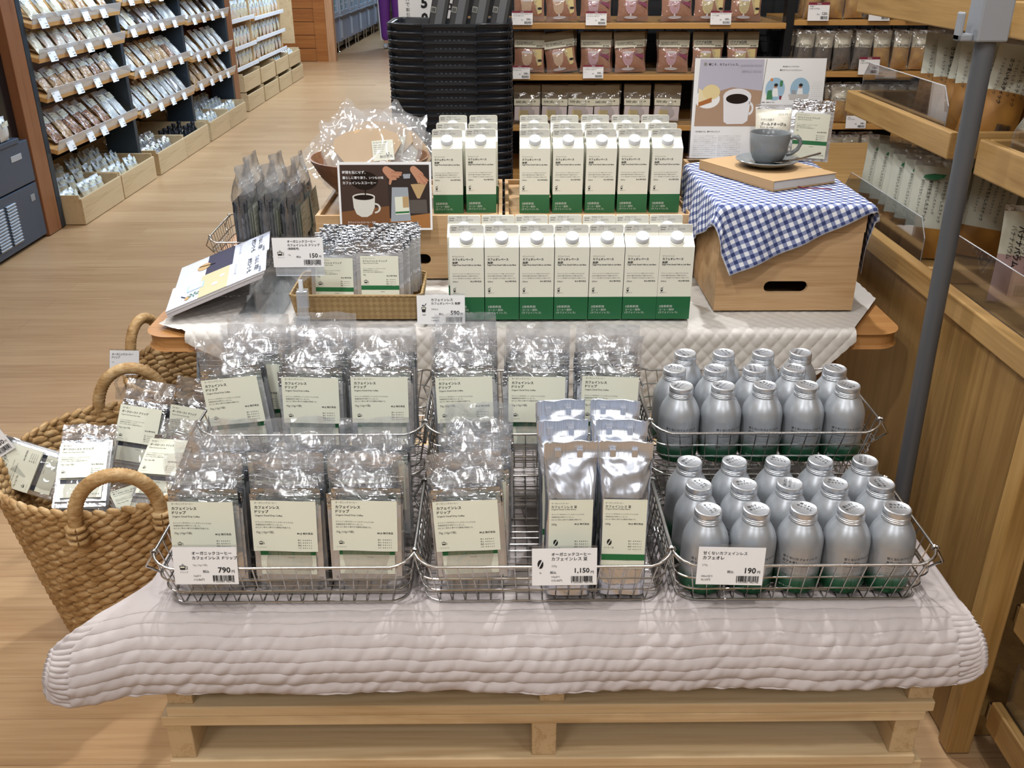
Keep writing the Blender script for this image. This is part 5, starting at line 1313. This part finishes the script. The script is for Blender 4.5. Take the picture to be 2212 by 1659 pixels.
for sx in (-1, 1):
    n = len(body); body += [(sx*.09, 0, .90), (sx*.10, -.01, .50), (sx*.10, .02, .09), (sx*.10, -.10, .035), (sx*.19, .0, 1.40), (sx*.24, .02, 1.13), (sx*.25, -.06, .90), (sx*.25, -.08, .83)]
    E_ += [(0, n), (n, n+1), (n+1, n+2), (n+2, n+3), (2, n+4), (n+4, n+5), (n+5, n+6), (n+6, n+7)]; rad += [.09, .06, .04, .03, .055, .043, .032, .026]
skinned('body', body, E_, rad, SKIN)
for sx in (-1, 1): skinned('trouser_leg', [(sx*.08, 0, .98), (sx*.095, 0, .85), (sx*.10, -.01, .50), (sx*.10, .02, .10)], [(0, 1), (1, 2), (2, 3)], [.12, .112, .088, .075], TROU)
for sx in (-1, 1):
    b = MB(); b.tube([(sx*.202, 0, .90), (sx*.188, -.01, .5), (sx*.175, .02, .12)], .012, WHITE, 6); b.build('side_stripe', pr)
    skinned('shoe', [(sx*.10, .05, .05), (sx*.10, -.05, .045), (sx*.10, -.16, .035)], [(0, 1), (1, 2)], [.048, .046, .034], SHOE, 1)
skinned('jacket', [(0, 0, .93), (0, 0, 1.15), (0, 0, 1.36), (-.19, 0, 1.40), (-.24, .02, 1.13), (-.25, -.05, .93), (.19, 0, 1.40), (.24, .02, 1.13), (.25, -.05, .93)], [(0, 1), (1, 2), (2, 3), (3, 4), (4, 5), (2, 6), (6, 7), (7, 8)], [(.175, .135), (.16, .125), (.175, .125), .068, .056, .048, .068, .056, .048], JACK)
skinned('hair', [(0, .02, 1.70), (0, .045, 1.64), (0, .05, 1.56)], [(0, 1), (1, 2)], [(.088, .085), (.088, .07), (.07, .05)], HAIR)
b = MB()
for sx in (-1, 1): b.lathe([(.001, -.008), (.008, -.004), (.008, .004), (.001, .008)], INK, 8, Matrix.Translation((sx*.03, -.105, 1.635)))
b.build('eyes', pr); b = MB(); b.add([(0, -.135, 1.605), (-.012, -.105, 1.60), (.012, -.105, 1.60), (0, -.108, 1.635)], [(0, 1, 2), (0, 3, 1), (0, 2, 3)], SKIN); b.box(-.022, .022, -.108, -.1, 1.572, 1.578, RED); b.build('nose_and_mouth', pr)
for sx in (-1, 1):
    for k in range(5):
        b = MB(); x = sx*(.25+.0); yy = -.115+.02*k; L = (.055, .07, .078, .072, .04)[k] if k < 4 else .045
        b.tube([(x, yy if k < 4 else -.135, .825), (x-sx*.004, yy-.006 if k < 4 else -.15, .825-L*.55), (x-sx*.014, yy-.004 if k < 4 else -.152, .825-L)], [.009, .0085, .006], SKIN, 6); b.build('finger', pr, smooth=60)

# ================================================================ goods on the back shelves
KHEAD = fabric('pouch_kraft', '#8f7f66', '#857559', 900, .15, .5); BPIC = mat('pouch_picture', '#a9683f', .4); GLS = mat('print_glass', '#cfc4c6', .4); PKS = mat('print_smoothie', '#c99aa5', .5); YLS = mat('print_mango', '#d2ad8c', .5); FRT = mat('print_fruit', '#7f3b55', .5); FRY = mat('print_banana', '#d0bd85', .5)
PLAB = mat('pouch_label', '#cfcbb6', .5)
def dessert(name, w_, h, kind):
    r = empty(name); b = MB(); t = .028; pillow(b, w_, h, t, BPIC if kind else KHEAD, KHEAD, kind, 10, 14, .30)
    b.build('pouch_body', r, smooth=60)
    q = MB(); M = lambda x, y, hh: (x, -t*.52*(1-min(1, abs(y/h-.42)/.6)**2)-.002-hh+abs(x)**2*1.2, y)
    if kind:
        q.rect(-w_*.48, h*.62, w_*.48, h*.80, PLAB, .0004, M, 6)
        q.text(('', 'マンゴー&オレンジ', 'ストロベリー&グアバ', 'バナナ&白桃')[kind], -w_*.42, h*.71, w_*.52, m=INK, h=.0008, mp=M, bold=.03)
        q.text('Add milk smoothie base', -w_*.42, h*.675, w_*.6, m=INK, h=.0008, mp=M); q.text('無印良品', w_*.42, h*.635, w_*.2, m=INK, h=.0008, mp=M, bold=.03, al='r')
        c = (0, YLS, PKS, FRY)[kind]
        q.poly([(-w_*.26, h*.50), (w_*.10, h*.50), (w_*.07, h*.28), (w_*.0, h*.18), (-w_*.15, h*.18), (-w_*.23, h*.28)], c, .0008, M); q.disc(-w_*.08, h*.50, w_*.18, h*.035, GLS, .001, M, 12); q.poly([(-w_*.10, h*.18), (-w_*.05, h*.18), (-w_*.05, h*.10), (-w_*.10, h*.10)], GLS, .0009, M); q.disc(-w_*.07, h*.09, w_*.21, h*.035, GLS, .0009, M, 12)
        if kind == 2: q.poly([(w_*.10, h*.44), (w_*.42, h*.32), (w_*.44, h*.40), (w_*.2, h*.54)], FRT, .0007, M); q.disc(w_*.30, h*.52, w_*.14, h*.07, mat('print_guava', '#8f7d6c', .5), .0006, M, 12)
        else: q.poly([(w_*.10, h*.56), (w_*.40, h*.58), (w_*.40, h*.20), (w_*.28, h*.16)], FRY, .0007, M); q.disc(w_*.34, h*.30, w_*.07, h*.03, INK, .0009, M, 10)
    else:
        q.rect(-w_*.48, h*.46, w_*.48, h*.64, PLAB, .0004, M, 6); q.text('ソルティゼリー レモン味', -w_*.42, h*.55, w_*.74, m=INK, h=.0008, mp=M, bold=.03); q.text('Salty jelly', -w_*.42, h*.51, w_*.4, m=INK, h=.0008, mp=M)
        q.rect(-w_*.46, h*.06, w_*.46, h*.44, GLS, .0003, M, 6); q.rect(-w_*.30, h*.10, w_*.05, h*.34, FRY, .0006, M)
    q.build('pouch_print', r)
    f = MB(); pillow(f, w_*1.01, h*.80, t+.006, FILM, None, 9, 8, 10, .05); f.build('glossy_front', r, smooth=60)
    return r
KD = {k: Kind(dessert('dessert_pouch', .138, .170, k), 'pouch') for k in (1, 2, 3)}; KJ2 = Kind(dessert('jelly_pouch', .122, .165, 0), 'pouch')
DX = (.115, .262, .412, .570, .757, .908, 1.065); DK = (1, 1, 2, 2, 2, 3, 3); DN = {1: 'orange-drink', 2: 'pink-drink', 3: 'pale-drink'}
rnd = random.Random(4)
for lv, z in ((1, .9085), (2, 1.1225)):
    for row in (1, 0):
        for k, (x, kd) in enumerate(zip(DX, DK)):
            if lv == 2 and row: continue
            KD[kd].put((x+rnd.uniform(-.006, .006)+.012*row, 4.352+.055*row, z), (-.10, rnd.uniform(-.05, .05)-(.10 if (k == 1 and not row) else 0), rnd.uniform(-.08, .08)),
                f'{DN[kd]} dessert pouch, {ORD[k]} from the black baskets, {("front", "rear")[row]} row, {("", "middle", "top")[lv]} shelf behind the cartons', 'dessert pouches on the back shelves')
for row in (1, 0):
    for k, x in enumerate((.108, .232, .352, .472, .608, .745)):
        KJ2.put((x+.01*row, 4.352+.055*row, .6885), (-.08, rnd.uniform(-.04, .04), rnd.uniform(-.06, .06)), f'kraft jelly pouch, {ORD[k]} from the black baskets, {("front", "rear")[row]} row, low shelf behind the cartons', 'jelly pouches on the back shelves')
RC = 'red-topped price cards on the back shelves'
for k, (x, z, t_, p) in enumerate(((.085, 1.112, 'マンゴー&オレンジ', '390'), (.405, 1.110, 'ストロベリー&グアバ', '390'), (.945, 1.112, 'バナナ&白桃', '390'), (.075, .888, 'マンゴー&オレンジ', '390'), (.400, .890, 'ストロベリー&グアバ', '390'))):
    card((x, 4.290, z), (-.08, 0, 0), ('red-topped price card on the top shelf edge, next to the black baskets', 'red-topped price card on the top shelf edge, under the pink-drink pouches', 'red-topped price card on the top shelf edge, near the dark upright', 'red-topped price card on the middle shelf edge, next to the black baskets', 'red-topped price card on the middle shelf edge, under the pink-drink pouches')[k],
         .090, .056, ('アイスクリームでつくるスムージー', t_), 0, p, (), '180g', group=RC, red=True)
# cake packs in the bay beyond the upright
CAKE = mat('cake_cream', '#e3dcc6', .45); CKY = bump_mat('cake_yellow', '#cf9f45', '#b98638', 25, .4); CKD = bump_mat('cake_cocoa', '#5a4a3d', '#473a30', 25, .4)
def cakepack(body, txt):
    r = empty('cake_pack'); b = MB(); w_, h, t = .078, .165, .04; pillow(b, w_, h, t, body, FILM2, 5, 8, 14, .10)
    for i, f in enumerate(b.f):
        if .50 < b.v[f[0]][2]/h < .895: b.m[i] = b.mi(CAKE)
    b.build('pack_body', r, smooth=60)
    q = MB(); M = lambda x, y, hh: (x, -t*.5-.0015-hh+abs(x)**2*6, y); q.text('不揃い', -w_*.36, h*.645, w_*.2, m=INK, mp=M); q.text(txt, -w_*.36, h*.60, w_*.66, m=INK, mp=M, bold=.04); q.text('Baumkuchen', -w_*.36, h*.57, w_*.4, m=INK, mp=M); q.text('無印良品', w_*.34, h*.53, w_*.24, m=INK, mp=M, al='r'); q.text('2026.10.08', -w_*.05, h*.80, w_*.36, m=GREYINK, mp=M); q.build('pack_lettering', r)
    f = MB(); pillow(f, w_*1.12, h*.98, t+.006, FILM, None, 3, 8, 10, .05); f.build('clear_wrap', r, smooth=60)
    return r
KC = [Kind(cakepack(CKD, 'チョコバウム'), 'cake'), Kind(cakepack(CKY, 'レモンバウム'), 'cake'), Kind(cakepack(CKY, '紫芋バウム'), 'cake')]
CG = 'cake packs on the shelves beyond the upright'
for lv, (z, xs, kinds) in enumerate(((.466, (1.44, 1.53, 1.62, 1.71), (2, 2, 2, 2)), (.690, (1.53, 1.61, 1.70, 1.79, 1.88), (1, 1, 2, 2, 2)), (.919, (1.335, 1.425, 1.515, 1.60, 1.69, 1.775, 1.86, 1.95, 2.04, 2.13, 2.22), (0, 0, 0, 0, 1, 1, 1, 2, 2, 2, 2)), (1.135, (1.36, 1.45, 1.535, 1.625, 1.715, 1.80), (1, 1, 1, 0, 0, 0)))):
    for row in (1, 0):
        for k, (x, kd) in enumerate(zip(xs, kinds)):
            KC[kd].put((x+rnd.uniform(-.004, .004), 4.352+.075*row, z), (-.06, rnd.uniform(-.06, .06), rnd.uniform(-.15, .15)), f'{("cocoa-based", "lemon-yellow", "golden")[kd]} cake pack, {ORD[k]} from the upright, {("front", "rear")[row]} row, {("lowest", "low", "middle", "top")[lv]} shelf', CG)
for k, (x, z, t_, p) in enumerate(((1.365, 1.128, 'レモンバウム', '120'), (1.630, 1.128, 'チョコバウム', '120'), (1.79, 1.128, 'バウム', '120'), (1.62, .905, 'レモンバウム', '180'), (1.60, .672, 'チョコバウム', '180'))):
    card((x, 4.285, z), (-.12, 0, .0), ('red-topped price card beside the dark upright on the top cake shelf', 'red-topped price card in the middle of the top cake shelf', 'red-topped price card half hidden by the high oak tray', 'red-topped price card on the middle cake shelf', 'plain white price card on the low cake shelf')[k], .092, .074 if k < 4 else .055, ('不揃い', t_), 0, p, (), None, group=RC, red=k < 4)

# ================================================================ stack of black shopping baskets
def shop_basket():
    r = empty('shopping_basket'); W0, D0, W1, D1, H = .195, .130, .228, .158, .215
    b = MB(); L = [rr_loop(W0, D0, .03, 0, 4), rr_loop(W1, D1, .035, H, 4), rr_loop(W1+.010, D1+.010, .04, H+.001, 4), rr_loop(W1+.010, D1+.010, .04, H+.012, 4), rr_loop(W1-.002, D1-.002, .035, H+.012, 4), rr_loop(W0-.002, D0-.002, .03, .003, 4)]
    n = len(L[0]); b.add([p for l in L for p in l], [(j*n+k, j*n+(k+1) % n, (j+1)*n+(k+1) % n, (j+1)*n+k) for j in range(5) for k in range(n)]+[tuple(range(n-1, -1, -1)), tuple(5*n+k for k in range(n))], BLACKP)
    b.build('basket_shell', r, smooth=40)
    b = MB()
    for x in (-.105, .105): b.tube([(x*.9, -D0-.0045, .03), (x, -D1-.001, H)], .0015, BLACKP, 5)
    for sx in (-1, 1): b.tube([(sx*W1*.985, -D1-.0, H-.03), (sx*W1, -D1+.01, H)], .0015, BLACKP, 5)
    b.build('ribs', r)
    b = MB(); ST = mat('hole_light', '#70757b', .5)  # light through the holes painted as paler discs
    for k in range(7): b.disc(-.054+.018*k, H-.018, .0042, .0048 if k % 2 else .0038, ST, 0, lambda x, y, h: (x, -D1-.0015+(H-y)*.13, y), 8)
    b.build('hole_light_discs', r)
    for sx in (-1, 1):
        b = MB(); p = rr_loop(W1+.012, D1+.014, .05, H+.012, 4); p = [(x, y, z) for x, y, z in p if x > .08]
        p = sorted(p, key=lambda q: q[1]); p = [(.10, -D1-.014, H-.002), (.104, -D1-.015, H+.010)]+p+[(.104, D1+.015, H+.010), (.10, D1+.014, H-.002)]
        b.tube([(sx*x, y, z) for x, y, z in p], .0055, BLACKP, 6); b.build('handle', r, smooth=60)
    for sx in (-1, 1):
        b = MB()
        for k in range(5): b.box(sx*(W1+.009)-.006, sx*(W1+.009)+.008, -.13+.055*k, -.11+.055*k, H-.012, H+.004, BLACKP)
        b.build('side_lug', r, bev=.003)
    return r
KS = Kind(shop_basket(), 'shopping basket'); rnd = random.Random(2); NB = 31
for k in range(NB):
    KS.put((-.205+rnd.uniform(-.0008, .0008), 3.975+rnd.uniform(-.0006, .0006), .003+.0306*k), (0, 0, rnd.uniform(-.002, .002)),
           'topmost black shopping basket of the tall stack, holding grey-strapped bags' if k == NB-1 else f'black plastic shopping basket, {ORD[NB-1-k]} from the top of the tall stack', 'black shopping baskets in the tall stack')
STRAP = mat('grey_strap', '#5a5c60', .5); BAGD = mat('black_nylon', '#1b1c1e', .45)
for k in range(4):
    r = empty('folded_bag', (-.300+.082*k, 3.925, .945), (-.20, .20, .0)); tag(r, f'folded black bag with grey strap in the topmost shopping basket, {ORD[k]} from the aisle', 'bag', 'folded bags in the top shopping basket')
    b = MB(); b.box(-.036, .034, 0, .014, 0, .40, BAGD); b.build('bag_body', r, bev=.005)
    b = MB(); b.box(-.012, .016, -.003, 0, .01, .40, STRAP); b.build('strap', r)
    b = MB(); b.rect(-.034, .24, -.014, .262, mat('bag_tag', '#8d8f86', .5), .001); barcode(b, -.032, .243, -.016, .258, h=.0014, n=8); b.build('tag', r)
sg = empty('floor_sign', (-.30, 4.215, 0)); tag(sg, 'white standing sign with tall black price figures behind the black baskets', 'sign')
b = MB(); b.box(-.14, .14, 0, .008, .95, 1.7, WHITE)
for k, t_ in enumerate('350円'): b.text(t_, -.03, 1.245-.062*k, None, .045, INK, .0008, bold=.04, al='c')
for k, t_ in enumerate('新商品'): b.text(t_, .06, 1.31-.068*k, None, .055, INK, .0008, bold=.05, al='c')
for k, t_ in enumerate('二つご購入で割引いたします'): b.text(t_, -.10, 1.29-.020*k, None, .015, INK, .0008, al='c')
b.build('sign_board', sg); b = MB(); b.tube([(0, .02, .01), (0, .02, .95)], .012, GREYP, 10); b.lathe([(.12, 0), (.12, .01), (.02, .015)], GREYP, 24); b.build('sign_stand', sg)

# ================================================================ packs on the counter trays
STK_ = bump_mat('bread_sticks', '#c08a3e', '#9a6a2c', 18, .5); BWH = mat('stick_bag_white', '#dcdccb', .4)
def longbag(name, w_, h, t, top, frac, body, leaf, txt):
    r = empty(name); b = MB(); pillow(b, w_, h, t, body, FILM2, 7, 8, 16, .12)
    for i, f in enumerate(b.f):
        if b.v[f[0]][2]/h > frac and b.v[f[0]][2]/h < .88: b.m[i] = b.mi(top)
    b.build('bag_body', r, smooth=60); q = MB(); M = lambda x, y, hh: (x, -t*.5-.0015-hh+abs(x)**2*5, y)
    for k in range(5): q.text(txt, 0, 0, h*(.42 if k % 2 else .34), m=INK, bold=.03 if k == 1 else 0, mp=lambda x, y, hh, k=k: M(-w_*.34+w_*.15*k+y, h*.80-x, hh))
    if leaf:
        q.poly([(-w_*.32, h*.815), (-w_*.1, h*.80), (w_*.08, h*.83), (w_*.12, h*.865), (-w_*.12, h*.865), (-w_*.30, h*.845)], mat('leaf_green', '#2f7d4f', .5), .001, M)
    else: barcode(q, w_*.0, h*.08, w_*.32, h*.20, M)
    q.build('bag_lettering', r); return r
KL = Kind(longbag('bread_stick_bag', .085, .205, .034, BWH, .45, STK_, False, 'さつまいもスティック'), 'snack bag')
for row, x in enumerate((.985, 1.085, 1.19)):
    for k in range(6):
        KL.put((x+.012*k*(row == 0)*0+rnd.uniform(-.005, .005), 1.90+.055*k, 1.0505), (-.22, rnd.uniform(-.05, .10)+.08, -.30+rnd.uniform(-.15, .15)), f'bread stick bag in the oak tray, {ORD[k]} from the near end, {("pole-side", "middle", "inner")[row]} row', 'bread stick bags in the oak tray')
KG = Kind(longbag('leaf_print_bag', .105, .215, .034, BWH, .30, STK_, True, '素材を生かしたスナック'), 'snack bag')
for row, x in enumerate((.955, 1.075, 1.195)):
    for k in range(6):
        KG.put((x+rnd.uniform(-.005, .005), 2.03+.062*k, .772), (-.20, .10+rnd.uniform(-.04, .04), -.25+rnd.uniform(-.12, .12)), f'leaf-printed white bag on the counter, {ORD[k]} from the pole, {("front", "middle", "inner")[row]} row', 'leaf-printed bags on the counter')
PKB = mat('banana_pack', '#c9a9a6', .4)
KBN = Kind(longbag('banana_pack', .080, .190, .036, mat('banana_cream', '#e6e4cf', .4), .48, PKB, False, 'バナナバウム'), 'cake')
for k, (x, y) in enumerate(((1.005, 1.735), (1.075, 1.70), (1.10, 1.63), (1.17, 1.72))):
    KBN.put((x, y, .771), (-.16, .05, -.12+.1*k), f'pink and cream cake pack on the near counter tray, {ORD[k]} from the pole', 'pink cake packs on the near counter tray')
def divider(x, ya, yb, z, h, label):
    r = empty('acrylic_divider', (x, ya, z)); tag(r, label, 'divider', 'clear dividers on the counter')
    b = MB(); P = [(0, 0), (yb-ya, 0), (yb-ya, h*.7), (yb-ya-.03, h), (.03, h), (0, h*.7)]; b.prism(P, ACRYL, 0, .003, lambda y, z_, hh: (hh, y, z_)); b.tube([(0.0015, y, z_) for y, z_ in P], .0012, GUARD, 4, True); b.box(0, .05, 0, yb-ya, 0, .002, ACRYL); b.build('clear_plate', r)
divider(.888, 1.90, 2.38, 1.0455, .115, 'clear acrylic divider before the bread stick bags')
divider(.892, 1.90, 2.40, .7665, .125, 'clear acrylic divider before the leaf-printed bags on the counter')
divider(.900, 1.35, 1.84, .7665, .130, 'long clear acrylic guard on the near part of the counter')
divider(.945, 1.15, 1.74, 1.0215, .120, 'clear acrylic divider standing in the empty oak tray')
